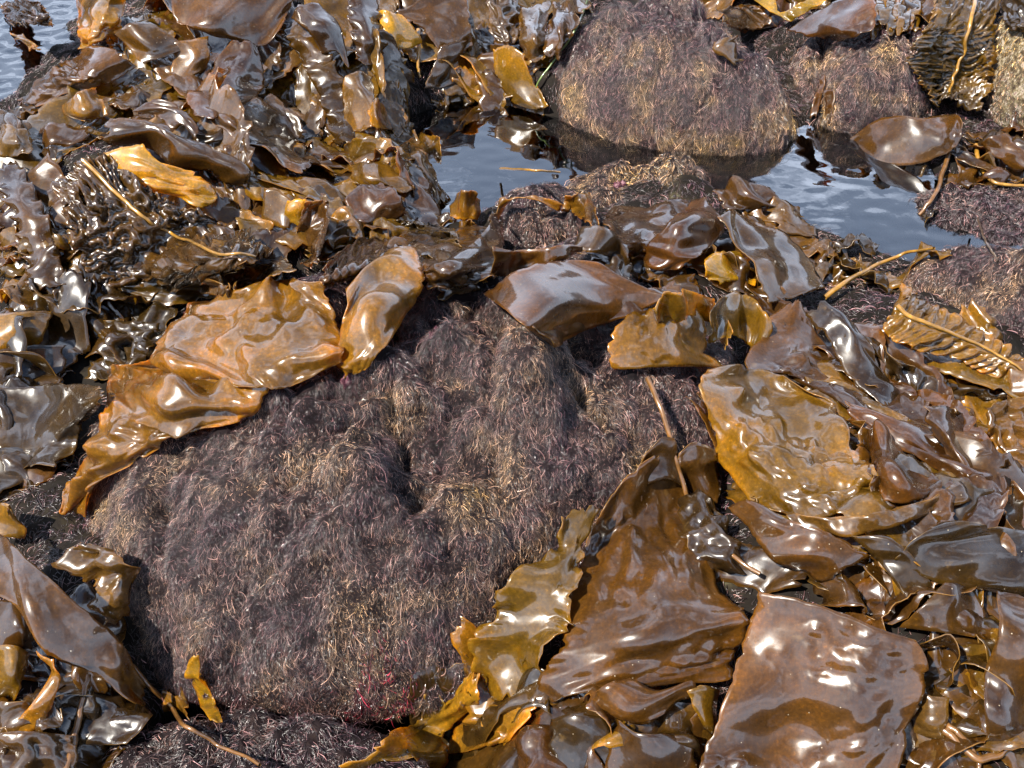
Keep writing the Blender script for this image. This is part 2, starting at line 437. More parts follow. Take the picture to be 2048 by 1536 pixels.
M_BED = rock_material("seabed_rock", [(.34, (.003, .0025, .002)), (.55, (.007, .005, .0035)), (.66, (.02, .016, .009)), (.78, (.07, .065, .035))], 14, .75)  # near-black tones also stand in for shade in deep gaps
M_PALE = rock_material("barnacle_rock", [(.32, (.012, .008, .006)), (.44, (.05, .035, .02)), (.52, (.12, .095, .05)), (.60, (.26, .22, .17)), (.68, (.09, .04, .035))], 75, .45, 1.0)
M_PINK = rock_material("pink_spot", [(.3, (.02, .006, .009)), (.5, (.06, .02, .03)), (.66, (.24, .14, .15))], 140, .25)  # whitish end paints the pink-white glint on the crest

def stipe_material(name, col):
    m, N, L = new_mat(name)
    out = N.new("ShaderNodeOutputMaterial"); p = N.new("ShaderNodeBsdfPrincipled")
    geo = N.new("ShaderNodeNewGeometry")
    n1 = noise(N, L, geo.outputs["Position"], 55, 4, .6)
    r = ramp(N, [(.3, tuple(x * .55 for x in col)), (.55, col), (.75, tuple(min(1, x * 1.6) for x in col))])
    L.new(n1.outputs["Fac"], r.inputs["Fac"]); L.new(r.outputs["Color"], p.inputs["Base Color"])
    p.inputs["Roughness"].default_value = .3
    p.inputs["Coat Weight"].default_value = .6; p.inputs["Coat Roughness"].default_value = .1
    L.new(p.outputs[0], out.inputs["Surface"]); return m
M_ST_YEL = stipe_material("stipe_yellow", (.20, .10, .014))
M_ST_BRN = stipe_material("stipe_brown", (.10, .045, .011))
M_ST_DARK = stipe_material("stipe_dark", (.05, .028, .012))
M_GREEN = stipe_material("green_thread", (.085, .12, .03))

def water_material():
    m, N, L = new_mat("clear_water")
    out = N.new("ShaderNodeOutputMaterial")
    tr = N.new("ShaderNodeBsdfTransparent"); tr.inputs["Color"].default_value = (.66, .74, .72, 1)
    gl = N.new("ShaderNodeBsdfGlossy"); gl.inputs["Roughness"].default_value = .015
    fr = N.new("ShaderNodeFresnel"); fr.inputs["IOR"].default_value = 3.4
    geo = N.new("ShaderNodeNewGeometry")
    n = noise(N, L, geo.outputs["Position"], 34, 2, .5)
    b = N.new("ShaderNodeBump"); b.inputs["Strength"].default_value = .014; b.inputs["Distance"].default_value = .01
    L.new(n.outputs["Fac"], b.inputs["Height"])
    L.new(b.outputs["Normal"], gl.inputs["Normal"]); L.new(b.outputs["Normal"], fr.inputs["Normal"])
    mx = N.new("ShaderNodeMixShader"); L.new(fr.outputs[0], mx.inputs[0])
    L.new(tr.outputs[0], mx.inputs[1]); L.new(gl.outputs[0], mx.inputs[2])
    L.new(mx.outputs[0], out.inputs["Surface"]); return m
M_WATER = water_material()

# ------------------------------------------------------------------ object helpers
def mesh_obj(name, V, F, mats, parent=None, loc=None, smooth_shade=True):
    V = np.asarray(V, float)
    me = bpy.data.meshes.new(name)
    if loc is None: loc = np.zeros(3)
    loc = np.asarray(loc, float)
    base = loc.copy()
    p = parent
    while p is not None:
        base = base + np.array(p.location); p = p.parent
    W = V - base
    F = np.asarray(F)
    me.vertices.add(len(W)); me.vertices.foreach_set("co", W.astype(np.float32).ravel())
    k = F.shape[1]
    me.loops.add(F.size); me.loops.foreach_set("vertex_index", F.astype(np.int32).ravel())
    me.polygons.add(len(F)); me.polygons.foreach_set("loop_start", np.arange(0, F.size, k, dtype=np.int32))
    me.polygons.foreach_set("loop_total", np.full(len(F), k, dtype=np.int32))
    if smooth_shade: me.polygons.foreach_set("use_smooth", np.ones(len(F), bool))
    me.update(calc_edges=True); me.validate()
    for m in mats: me.materials.append(m)
    o = bpy.data.objects.new(name, me); COL.objects.link(o)
    o.location = loc
    o.parent = parent
    return o
def tag(o, label=None, cat=None, group=None, kind=None):
    if label: o["label"] = label
    if cat: o["category"] = cat
    if group: o["group"] = group
    if kind: o["kind"] = kind
    return o
def grid_faces(n, m):
    i = np.arange(n - 1)[:, None] * m; j = np.arange(m - 1)[None]
    return np.stack([i + j, i + j + 1, i + m + j + 1, i + m + j], -1).reshape(-1, 4)

# ------------------------------------------------------------------ the setting: seabed and water
def axis(lo, hi, step, ext):
    a = np.arange(lo, hi, step)
    out = [lo - step * 2 * 1.5 ** k for k in range(1, 40)]; out = [x for x in out if x > -ext]
    o2 = [hi + step * 2 * 1.5 ** k for k in range(1, 40)]; o2 = [x for x in o2 if x < ext]
    return np.concatenate([np.array(out)[::-1], a, np.array(o2)])
gx = axis(-2.1, 2.1, .014, 60); gy = axis(.4, 3.9, .014, 60)
GX, GY = np.meshgrid(gx, gy)
bed = mesh_obj("seabed", np.stack([GX, GY, T(GX, GY)], -1).reshape(-1, 3), grid_faces(len(gy), len(gx)), [M_BED])
tag(bed, "dark wet rocky shore under the seaweed", kind="structure")

ww = Waves(5, 2, .10, 3, gain=.55)
def water_sheet(name, label, x0, x1, y0, y1, step, z, amp):
    xs = np.arange(x0, x1, step); ys = np.arange(y0, y1, step)
    X, Y = np.meshgrid(xs, ys)
    Z = z + amp * ww(X, Y * 1.6)
    o = mesh_obj(name, np.stack([X, Y, Z], -1).reshape(-1, 3), grid_faces(len(ys), len(xs)), [M_WATER])
    tag(o, label, kind="structure"); return o
water_sheet("tide_pool_water", "calm tide pool water reflecting pale sky", -.75, 2.2, 1.65, 2.75, .012, -.004, .00016)
water_sheet("sea_water", "rippled sea water in the top left corner", -4.5, -.95, 2.3, 6.5, .02, -.004, .0022)

# ------------------------------------------------------------------ rocks
ROCK_OBJ = []
for r in ROCKS:
    big = r.h > .3
    V, F = r.mesh_arrays(240 if big else 120, 100 if big else 46)
    pale = "barnacle" in r.label
    base = np.array([r.c[0], r.c[1], r.z0])
    o = mesh_obj(r.name, V, F, [M_PALE if pale else M_ROCK], loc=base)
    tag(o, r.label, "rock")
    ROCK_OBJ.append((r, o, V, F))

# ------------------------------------------------------------------ kelp
PAL = {'brown': (.043, .0195, .0032), 'red': (.054, .0225, .0036), 'olive': (.070, .037, .0035), 'amber': (.098, .051, .004), 'gold': (.125, .063, .005),
       'dark': (.026, .0135, .003), 'yellow': (.18, .105, .006), 'tan': (.080, .039, .008)}
KELP_INFO = []
BLADES = []     # (vertices, faces) for later tests

def cr(P, t):
    """Catmull-Rom along axis 0 of P at parameters t (0..n-1)"""
    n = len(P)
    Q = np.concatenate([2 * P[:1] - P[1:2], P, 2 * P[-1:] - P[-2:-1]], 0)
    i = np.clip(np.floor(t).astype(int), 0, n - 2); f = t - i
    f = f.reshape((-1,) + (1,) * (P.ndim - 1))
    p0, p1, p2, p3 = Q[i], Q[i + 1], Q[i + 2], Q[i + 3]
    return .5 * (2 * p1 + (p2 - p0) * f + (2 * p0 - 5 * p1 + 4 * p2 - p3) * f * f + (3 * p1 - p0 - 3 * p2 + p3) * f ** 3)
def surf(C, a, b):
    """bicubic point grid; a, b in 0..1 are per-vertex parameter arrays"""
    R, K = C.shape[:2]
    n, m = a.shape
    if K == 1: raise ValueError
    # first rows at fine steps, then across
    fa = np.linspace(0, R - 1, 161); D = cr(C, fa)                     # 161 x K x 3
    fb = np.linspace(0, K - 1, 101)
    D = np.swapaxes(cr(np.swapaxes(D, 0, 1), fb), 0, 1) if K > 1 else D
    ia = np.clip(a * 160, 0, 159.999); ib = np.clip(b * 100, 0, 99.999)
    i0, j0 = ia.astype(int), ib.astype(int); fi, fj = (ia - i0)[..., None], (ib - j0)[..., None]
    return (D[i0, j0] * (1 - fi) * (1 - fj) + D[i0 + 1, j0] * fi * (1 - fj) + D[i0, j0 + 1] * (1 - fi) * fj + D[i0 + 1, j0 + 1] * fi * fj)

def blade_mesh(C, style, seed, jag=.05, amp=1.0, step=.006, clear=.004, round_end=False):
    r = np.random.default_rng(seed)
    L = np.linalg.norm(np.diff(C.mean(1), axis=0), axis=1).sum()
    W = max(np.linalg.norm(np.diff(C, axis=1), axis=-1).sum(1).mean(), .01)
    n = int(np.clip(L / step, 8, 90)); m = int(np.clip(W / step, 6, 60))
    a, b = np.meshgrid(np.linspace(0, 1, n), np.linspace(0, 1, m), indexing='ij')
    wj = Waves(seed + 3, 1, .9 if L < .1 else .5 * .2 / max(L, .05), 4, gain=.62)
    A = np.linspace(0, 1, n)
    eL = jag * np.clip(.35 + .8 * wj(A), 0, 1.6); eR = jag * np.clip(.35 + .8 * wj(A + 7.3), 0, 1.6)
    for _ in range(r.integers(0, 4)):                                   # torn notches
        c, w, d = r.uniform(.1, .9), r.uniform(.008, .025), r.uniform(.03, .16)
        k = np.clip(1 - np.abs(A - c) / w, 0, 1) * d * (jag / .05)
        if r.random() < .5: eL = eL + k
        else: eR = eR + k
    if round_end:
        k = np.sqrt(np.clip(1 - np.clip((A - .80) / .2, 0, 1) ** 2, 0, 1))
        eL = eL + (1 - k) * .5; eR = eR + (1 - k) * .5
    b2 = eL[:, None] + b * (1 - eL - eR)[:, None]
    B = np.linspace(0, 1, m)
    e0 = jag * .5 * np.clip(.35 + .8 * wj(B * .6 + 3), 0, 1.6); e1 = jag * .5 * np.clip(.35 + .8 * wj(B * .6 + 11), 0, 1.6)
    a2 = e0[None] + a * (1 - e0 - e1)[None]
    P = surf(C, a2, b2)
    x, y = a2 * L, (b2 - .5) * W
    wn1 = Waves(seed, 2, min(.16, .9 * W + .05), 2); wn2 = Waves(seed + 1, 2, .05, 3)
    d = .0045 * wn1(x, y) + .0004 * wn2(x, y)
    e = np.abs(b2 - .5) * 2
    if style == 'dimple':
        hubs = [(r.uniform(.15, .9) * L, r.normal(0, .2) * W, r.uniform(.12, .3)) for _ in range(4)]
        for _ in range(int(12 + 60 * L * W / .02)):
            hx, hy, hs = hubs[r.integers(0, 4)]
            cx, cy = hx + r.normal(0, hs) * .3 * L, hy + r.normal(0, hs) * .5 * W
            rad = r.uniform(.005, .012); h = r.uniform(.0022, .0055) * r.choice([1, 1, -1])
            d += h * np.exp(-((x - cx) ** 2 + (y - cy) ** 2) / (rad * rad) * 1.3)
    if style == 'ruffle':
        d += e ** 2.5 * (.011 * np.sin(x / .065 * 6.28 + 2 * wn1(x, y * 0) + np.sign(b2 - .5)) + .002 * np.sin(x / .028 * 6.28 + seed))
    if style == 'ribbed':
        ph = 1.6 * wn1(x, y) + (b2 > .5) * 2.0
        g = smooth(0.03, .22, e) * (1 - .35 * smooth(.8, 1, e))
        d += .0055 * g * (np.sin((x + .25 * np.abs(y)) / .021 * 6.28 + ph * 2) + .5 * np.sin(x / .034 * 6.28 + ph * 3 + seed))
        d += .0008 * wn2(x * 1.6, y * 1.6) * g
        d += .004 * (1 - smooth(0, .1, e))
    if style == 'wrinkle':                                              # bold cross-wrinkles either side of the midrib
        ph = 3.6 * wn1(x * 1.3, y * 1.3) + (b2 > .5) * 2.4
        g = smooth(0.04, .25, e)
        q = np.sin((x + .5 * np.abs(y)) / .062 * 6.28 + ph)
        d += g * .011 * (q - .35 * q * q + .35 * np.sin(x / .09 * 6.28 - y / .05 + seed)) + .003 * wn1(x * 2, y * 2)
    if style == 'crinkle':
        wc = Waves(seed + 9, 2, .075, 2, gain=.45)
        d += .010 * (1 - 1.6 * np.sqrt(wc(x, y) ** 2 + .02)) + .0008 * wn2(x, y)
    if style == 'billow':
        for _ in range(int(5 + 9 * L * W / .02)):
            cx, cy = r.uniform(.05, .95) * L, r.uniform(-.45, .45) * W
            rx, ry = r.uniform(.015, .04), r.uniform(.015, .035); h = r.uniform(.006, .014) * r.choice([1, 1, -.7])
            an = r.uniform(0, 3.14); ux, uy = (x - cx) * math.cos(an) + (y - cy) * math.sin(an), (y - cy) * math.cos(an) - (x - cx) * math.sin(an)
            d += h * np.exp(-(ux / rx) ** 2 - (uy / ry) ** 2)
        wc = Waves(seed + 9, 2, .05, 2, gain=.4)
        d += .0010 * (1 - 1.5 * np.sqrt(wc(x, y) ** 2 + .02))             # sharper creases between the swells
    if style == 'fold':
        d += .010 * np.sin(y / max(W, .03) * 9.4 + 1.5 * wn1(x, y * .3) + seed) * (1 - .3 * e) + .0008 * wn2(x, y)
    d *= amp
    ta = np.gradient(P, axis=0); tb = np.gradient(P, axis=1)
    N = np.cross(ta, tb); N /= np.linalg.norm(N, axis=-1, keepdims=True) + 1e-9
    if N[..., 2].mean() < 0: N = -N
    P = P + N * d[..., None]
    zmin = S(P[..., 0], P[..., 1]) + clear
    P[..., 2] = np.maximum(P[..., 2], zmin + .0015 * wn2(x, y))
    mg = smooth(.72, 1.0, np.abs(b2 - .5) * 2 / np.maximum(1 - 2 * np.minimum(eL, eR), .3)[:, None]) * .5
    return P, x, y, L, W, mg

SEED = [100]
def add_blade(name, label, C, tint='brown', style='smooth', jag=.05, amp=1.0, thick=.0013, group=None, midrib=None, cat="kelp",
              clear=.005, round_end=False, step=.006, rib_mat=None):
    SEED[0] += 1
    P, x, y, L, W, mg = blade_mesh(C, style, SEED[0], jag, amp, step, clear, round_end)
    n, m = P.shape[:2]
    V = P.reshape(-1, 3); F = grid_faces(n, m)
    base = V.mean(0); base[2] = V[:, 2].min()
    o = mesh_obj(name, V, F, [M_KELP, M_RIM], loc=base)
    at = o.data.attributes.new("margin", 'FLOAT', 'POINT'); at.data.foreach_set("value", mg.astype(np.float32).ravel())
    md = o.modifiers.new("thickness", 'SOLIDIFY'); md.thickness = thick; md.offset = 0; md.material_offset_rim = 1
    c = PAL[tint] if isinstance(tint, str) else tint
    j = random.uniform(.82, 1.2)
    o.color = (c[0] * j, c[1] * j * random.uniform(.93, 1.07), c[2] * j, 1)
    tag(o, label, cat, group)
    BLADES.append((V, F))
    KELP_INFO.append((label, V.mean(0), o))
    if midrib:
        k = m // 2
        path = P[:, k].copy()
        kk = np.ones(9) / 9
        for q in range(3):
            e = np.concatenate([np.full(4, path[0, q]), path[:, q], np.full(4, path[-1, q])]); path[:, q] = np.convolve(e, kk, 'valid')
        path[:, 2] += midrib * .7 + .003
        tube("midrib", None, path, np.linspace(midrib, midrib * .45, n), rib_mat or midrib_mat(tint), parent=o)
    return o
def midrib_mat(t): return M_ST_YEL if t in ('gold', 'yellow', 'olive') else M_ST_BRN

def tube(name, label, path, rad, mat, parent=None, group=None, cat="kelp", sides=8, flatten=1.0):
    path = np.asarray(path, float); n = len(path)
    rad = np.broadcast_to(np.asarray(rad, float), (n,))
    t = np.gradient(path, axis=0); t /= np.linalg.norm(t, axis=1, keepdims=True) + 1e-9
    u = np.cross(t, [0, 0, 1.0]); u /= np.linalg.norm(u, axis=1, keepdims=True) + 1e-9
    v = np.cross(u, t)
    th = np.linspace(0, 2 * math.pi, sides, endpoint=False)
    V = path[:, None] + rad[:, None, None] * (np.cos(th)[None, :, None] * u[:, None] + flatten * np.sin(th)[None, :, None] * v[:, None])
    i = np.arange(n - 1)[:, None] * sides; j = np.arange(sides)[None]; j2 = (j + 1) % sides
    F = np.stack([i + j, i + j2, i + sides + j2, i + sides + j], -1).reshape(-1, 4)
    V = V.reshape(-1, 3)
    # closed ends
    e0, e1 = len(V), len(V) + 1
    V = np.vstack([V, path[0], path[-1]])
    ends = [[(j + 1) % sides, j, e0, e0] for j in range(sides)]
    ends2 = [[(n - 1) * sides + j, (n - 1) * sides + (j + 1) % sides, e1, e1] for j in range(sides)]
    base = path[0] if parent is None else np.zeros(3)
    o = mesh_obj(name, V, F, [mat], parent=parent, loc=base)
    if label: tag(o, label, cat, group)
    return o
def stipe(label, s, rad, mat, lift=1.5, name="kelp_stipe", group=None, taper=.6, cat="kelp"):
    q = pts(s, 3); q[:, 2] += lift
    C = land(q)
    n = max(12, len(C) * 9)
    P = cr(C, np.linspace(0, len(C) - 1, n))
    P[:, 2] = np.maximum(P[:, 2], S(P[:, 0], P[:, 1]) + rad * .6)
    P = P + .0007 * np.stack([Waves(SEED[0], 1, .5, 2)(np.linspace(0, 2, n)), Waves(SEED[0] + 1, 1, .5, 2)(np.linspace(0, 2, n)), 0 * P[:, 0]], -1)
    SEED[0] += 2
    return tube(name, label, P, np.linspace(rad, rad * taper, n), mat, group=group, cat=cat)

def B(label, rows, lift=2.0, tint='brown', style='smooth', wave=.8, name="kelp", tilt=1.0, **kw):
    """rows: photo points 'u,v[,dz]' separated by spaces, rows by ';'"""
    R = [pts(r, 3) for r in rows.split(';')]
    k = max(len(r) for r in R)
    out = []
    for r in R:
        if len(r) < k:
            t = np.linspace(0, len(r) - 1, k); i = np.clip(t.astype(int), 0, len(r) - 2); f = (t - i)[:, None]
            r = r[i] * (1 - f) + r[i + 1] * f
        out.append(r)
    C = np.stack(out)
    g = np.random.default_rng(SEED[0] + 77)
    vr = C[..., 1].max() - C[..., 1].min()
    if vr > 60 and np.ptp(C[..., 2]) < 5: C[..., 2] += tilt * np.minimum(.028 * (C[..., 1].max() - C[..., 1]), 6.0)     # drapes down the slope
    C[..., 2] += lift + .75 * wave * g.normal(0, .6, C.shape[:2])
    C[..., 2] = np.maximum(C[..., 2], .5)
    return add_blade(name, label, land(C), tint, style, **kw)

# ------------------------------------------------------------------ kelp on and around the big boulder
B("glossy golden kelp blade draped in folds over the boulder's upper left shoulder",
  "372,612 465,582 558,556 640,566; 338,665,1 450,640,2 560,625,1 668,622; 298,722 420,702,3 540,700,1 692,690,1; 400,768 500,778,1 560,778 682,724",
  2.6, 'gold', 'billow', 1.0, jag=.012, tilt=.45)
B("golden kelp blade tapering to a tip down the boulder's left side",
  "300,724 420,745,1 545,772; 226,735 330,790,2 505,832; 212,812 290,842,1.5 400,864; 198,872 245,895,1 305,900; 150,950 182,965,1 215,962; 118,1024 132,1030 152,1024",
  2.4, 'gold', 'billow', .8, jag=.012, tilt=.12)
B("smooth amber kelp tongue hanging between the golden folds and the boulder's crest",
  "700,560 765,512,2 832,500; 690,612 760,562,3 850,560; 680,672 742,622,2 818,622; 676,726 722,700,1 772,690; 690,746 706,748 728,736",
  2.8, 'gold', 'billow', .6, jag=.012, tilt=.4)
B("olive kelp strip rolled along the top of the golden folds",
  "228,562,2 250,590,0; 320,535,4 340,612; 420,532,4 425,596; 500,516,4 510,574; 562,508,5 592,536,1", 2.5, 'olive', 'smooth', .5, jag=.03)
B("small square brown kelp scrap standing behind the golden folds",
  "402,590,1 408,565,3; 440,590,1 445,570,3; 478,588,1 470,572,3", 2, 'tan', 'smooth', .3)
B("pale shining kelp blade lying flat above the amber tongue",
  "650,520 730,478 815,476; 640,556 710,530 800,510; 640,580 690,566 770,540", 2.2, 'brown', 'smooth', .8)
B("grey shining kelp blade folded behind the amber tongue",
  "835,480 890,470 960,470; 850,530 905,520 985,505; 870,580 920,575 980,560", 1.6, 'brown', 'smooth', .7)
B("shining lilac kelp sheet bridging the crest beside the flat brown blade",
  "800,472 885,456 990,450; 832,522 902,512,.8 1002,500; 856,580 915,572,.5 992,562", 3.4, 'brown', 'smooth', .7, jag=.03, tilt=.5)
B("small notched brown kelp blade on the boulder's crest",
  "855,560 890,548 930,548; 880,600 915,590 965,580", 1.2, 'dark', 'smooth', .5, jag=.12)
B("large flat brown kelp blade with a straight thick front edge on the crest",
  "965,586,.5 1035,640,.5 1105,693; 1042,541,1 1110,600,1.5 1180,658,1; 1124,519,1 1190,572,1 1270,626,1; 1196,524 1272,566 1345,596", 3.6, 'red', 'smooth', .25, jag=.012, amp=.35)
B("narrow brown strip crossing the flat blade's lower edge",
  "1075,655,1 1100,692,1; 1160,622,1.4 1180,655,1.4; 1260,590,1 1285,628,1; 1350,560,1 1375,596,1", 3.4, 'brown', 'smooth', .3, jag=.03)  # separate brown strip laid over the flat blade
B("golden olive kelp blade spread right of the flat brown blade",
  "1245,628 1320,606 1392,612; 1215,690 1330,680,1 1410,690; 1222,738 1340,738,.5 1448,736", 2.0, 'gold', 'dimple', .8)
B("curled golden kelp loop standing on the golden olive blade",
  "1312,650,1 1308,610,6; 1345,640,1 1340,583,8; 1400,640,1 1395,586,8; 1445,660,1 1440,610,6; 1450,700,1 1460,660,4", 2.5, 'yellow', 'smooth', .3, jag=.03)
B("second golden kelp curl nearest the triangular spotted blade",
  "1420,690,0 1420,622,5; 1450,675,1 1462,586,8; 1485,680,1 1502,594,8; 1500,710,1 1543,642,5; 1500,735,1 1530,715,1", 2.5, 'olive', 'smooth', .3, jag=.03)
B("triangular kelp blade with a row of bright dimples, apex pointing up",
  "1560,618,4 1594,598,6 1608,612,4; 1520,665,3 1590,660,5 1642,672,1; 1490,734,1 1590,735,3 1688,736,0; 1560,752,2 1640,770,3 1742,806; 1650,786,1 1722,830,1 1792,842", 2.0, 'red', 'dimple', .3, amp=.8)
B("large olive gold kelp blade pitted with shiny dimples right of the boulder",
  "1423,732,1 1526,738,2 1642,786,2; 1403,766 1530,790,2 1674,816,1; 1424,860 1550,870,2 1694,876; 1440,920 1580,935,2 1722,912,1; 1486,990 1610,985,2 1762,950,1; 1530,1020 1640,1030 1792,1002", 3.4, 'amber', 'dimple', .6, jag=.02, amp=1.7, tilt=.45)
B("brown kelp blade rolled into a tube beside the dimpled olive blade",
  "1726,860,1 1750,838,5 1774,842,2; 1738,906,1 1770,895,5 1798,892,1; 1748,952,1 1800,945,4 1852,946,1; 1768,1008 1840,1000,2 1908,956", 3.4, 'red', 'smooth', .3, jag=.03)
B("dark blue-sheened kelp blade behind the triangular spotted blade",
  "1610,630,2 1650,596,4 1668,616,2; 1660,692 1702,660,3 1732,690,1; 1700,762 1746,745,1 1792,770; 1780,824 1802,815 1838,808", 2.0, 'dark', 'smooth', .4)
B("long dark wrinkled kelp strip running to the right edge",
  "1722,662 1736,690; 1800,716,1 1790,772; 1880,758,1 1850,815; 1960,762 1950,800; 2070,738 2070,790", 1.5, 'dark', 'crinkle', .6)
B("golden corrugated kelp with a yellow midrib beside the reddish rock",
  "1762,656,1 1790,612,2 1815,582,1; 1800,692,1 1842,650,2 1884,618,1; 1868,708,1 1912,675,2 1955,655,1; 1945,738,1 1985,710,2 2015,690,1; 2018,768,1 2045,750,2 2070,735,1", 2.2, 'gold', 'ribbed', .3, midrib=.0046, step=.004)
B("ragged small golden kelp frond above the corrugated blade",
  "1765,640 1790,600 1805,575; 1800,640,2 1825,610,2 1840,590,2; 1830,665 1850,640 1870,620", 3.5, 'gold', 'ruffle', .8, jag=.15)
B("brown kelp blade with a toothed right edge right of the rolled tube",
  "1842,808,2 1900,816,3 1953,828,2; 1856,850,1 1902,860,3 1952,872,1; 1890,905 1925,910,2 1957,915,1; 1925,956 1946,966,1 1974,986", 2.5, 'red', 'smooth', .4, jag=.08)
B("wrinkled brown kelp blade cut by the right edge, mid height",
  "1962,814,2 2005,800,3 2075,790,2; 1972,862,1 2015,850,3 2075,845,1; 1990,912 2026,915,2 2075,920; 2008,958 2036,962 2075,968", 2.5, 'tan', 'crinkle', .4)
B("wide dark kelp band sweeping right below the rolled tube",
  "1795,895 1775,1000; 1880,935,1 1862,1040,.5; 1970,975,1 1955,1068,.5; 2075,1000 2075,1085", 1.8, 'dark', 'smooth', .6)
B("tall brown kelp blade cut by the right edge under the reddish rock",
  "2018,722,1 2075,715,1; 2015,770,2 2075,765,2; 2012,800 2075,805", 3.0, 'tan', 'smooth', .3)

# ------------------------------------------------------------------ kelp in front, right
B("brown kelp blade with a pale scalloped lower edge above the dark turf",
  "1454,1014 1486,1004,1 1520,1010; 1498,1062 1552,1052,1 1592,1046,1; 1544,1120 1610,1100,1.5 1662,1066,1; 1638,1170 1690,1142,1 1742,1112", 2.5, 'brown', 'smooth', .5, jag=.04)
B("slender brown kelp strap arching right over the scalloped blade",
  "1560,1022,1 1588,1050,1; 1665,1036,2 1692,1072,2; 1760,1022,2 1780,1056,2; 1850,1000,1 1870,1024,1; 1925,958 1945,1002", 3.2, 'tan', 'smooth', .3, jag=.03)
B("dark diagonal kelp strap with a pale edge beside the dark turf",
  "1702,1072,1 1770,1070,1; 1762,1130,1 1828,1115,1; 1832,1226,.5 1868,1185,.5", 2.4, 'dark', 'smooth', .3, jag=.02)
B("broad violet-brown kelp blade with rusty spots at the right edge",
  "1788,1122 1832,1076,1 1882,1044; 1830,1146 1900,1096,1.5 1962,1050,.5; 1896,1170 1962,1120,1 2075,1064; 1962,1184 2012,1160,.5 2075,1130; 2040,1200 2058,1192 2080,1185", 4.5, 'dark', 'smooth', .5, jag=.02)
B("bent brown kelp strap dropping left under the violet blade",
  "1885,1162,1 1920,1168,1.5 1960,1180,1; 1845,1210 1902,1216,1.5 1987,1236,.5; 1796,1254 1872,1264,1 1952,1276", 2.6, 'brown', 'smooth', .5, jag=.02)
B("vertical brown kelp strap with a pale crease at the right edge",
  "1992,1180,1 2030,1186,2 2080,1195,1; 1996,1255,1 2035,1260,2 2080,1265,1; 1972,1340 2020,1345,1.5 2080,1350,1; 1968,1420 2010,1430,1 2060,1440; 1972,1490 2005,1495 2040,1500", 3.0, 'brown', 'smooth', .3, jag=.02)
B("big squarish brown kelp blade with broad white glare, bottom right",
  "1518,1181,5.5 1640,1208,7.5 1762,1258,8 1836,1280,6; 1488,1272,4 1610,1290,6.5 1742,1320,7 1857,1332,5; 1455,1372,2 1580,1385,4 1722,1400,5 1852,1386,3; 1414,1478,.5 1560,1490,.5 1702,1490,2.5 1818,1462,1; 1388,1575 1540,1582 1682,1582 1792,1565", 5.0, 'red', 'dimple', .4, jag=.014, amp=.7, tilt=0)
B("curled brown kelp strap looping out from behind the squarish blade",
  "1835,1290,1 1850,1275,5; 1890,1300,1 1900,1272,6; 1915,1340,1 1925,1310,5; 1890,1375,0 1905,1360,2", 3.0, 'brown', 'smooth', .3)
B("short shining kelp strap below the curled loop",
  "1830,1380 1865,1392,1 1898,1395; 1826,1425 1860,1440,1 1892,1440; 1825,1465 1855,1475 1888,1475", 2.0, 'tan', 'smooth', .3, jag=.02)
B("huge glossy brown kelp blade with hot highlights in front of the boulder",
  "1200,1016,1 1275,935,2 1332,888,2; 1168,1100,1 1272,1050,2 1382,1012,1; 1138,1190,1 1290,1180,5 1442,1168,1; 1120,1290,1 1290,1272,5 1502,1228,3; 1082,1345,1 1250,1335,2 1472,1310,1; 1068,1414,0 1185,1385,0 1462,1362", 3.6, 'red', 'dimple', .5, jag=.02, amp=.8, tilt=.6)
B("ruffled olive kelp margin against the boulder's lower right side",
  "1112,1028,1 1150,1018,1 1206,1006; 1112,1092,1 1142,1102,1 1174,1100; 1000,1170,1 1086,1178,.5 1142,1192; 979,1236,1 1060,1242,0 1138,1252; 935,1286,1 1022,1302 1094,1310; 952,1392 1012,1402 1074,1404", 2.6, 'amber', 'ruffle', .4, jag=.05)
B("golden kelp strap trailing to the bottom edge under the boulder",
  "932,1348,1 962,1344,1; 898,1398,1 958,1406; 824,1446,1 902,1462; 754,1484 896,1520; 678,1535 862,1575", 2.4, 'gold', 'smooth', .5, jag=.07)
B("amber kelp scrap tucked under the ruffled margin",
  "945,1410 1010,1408 1080,1412; 905,1462 990,1470,1 1050,1455; 890,1510 950,1500 1010,1480", 1.8, 'gold', 'dimple', .5, jag=.06)
B("small brown kelp blade with a forked tip below the huge glossy blade",
  "1175,1396,1 1210,1370,2 1256,1356,1; 1215,1426 1262,1406,2 1312,1368,1; 1260,1444 1302,1420,1 1382,1360,1; 1296,1454 1335,1418 1402,1398", 3.4, 'red', 'smooth', .3, jag=.06)
B("violet kelp flap along the bottom edge under the forked blade",
  "1100,1440 1150,1425,1 1210,1432; 1100,1490 1160,1480,1 1225,1480; 1110,1560 1170,1555 1230,1550", 2.2, 'dark', 'smooth', .5, jag=.05)
B("pointed violet kelp flap at the bottom edge left of the squarish blade",
  "1225,1440,1 1290,1462,1 1360,1470; 1215,1500 1300,1510,1 1395,1500; 1205,1570 1300,1570 1395,1565", 2.4, 'brown', 'smooth', .5, jag=.04)
B("golden triangular kelp scrap wedged beside the squarish blade's left edge",
  "1372,1378,1 1410,1372,1 1445,1385; 1390,1420 1410,1430,1 1430,1440; 1410,1460 1415,1465 1422,1468", 2.4, 'gold', 'smooth', .4)
B("dark upright kelp flap where the thin brown stalk meets the glossy blade",
  "1350,1010 1395,985,2 1440,1000; 1370,1080 1420,1060,2 1470,1070; 1400,1150 1450,1140,1 1500,1150", 1.6, 'dark', 'crinkle', .6)
B("orange-brown kelp tip lit above the huge glossy blade",
  "1352,905,1 1395,885,2 1432,900,1; 1360,950 1400,940,2 1442,950; 1385,1000 1410,1000,1 1438,1010", 2.2, 'red', 'smooth', .4)
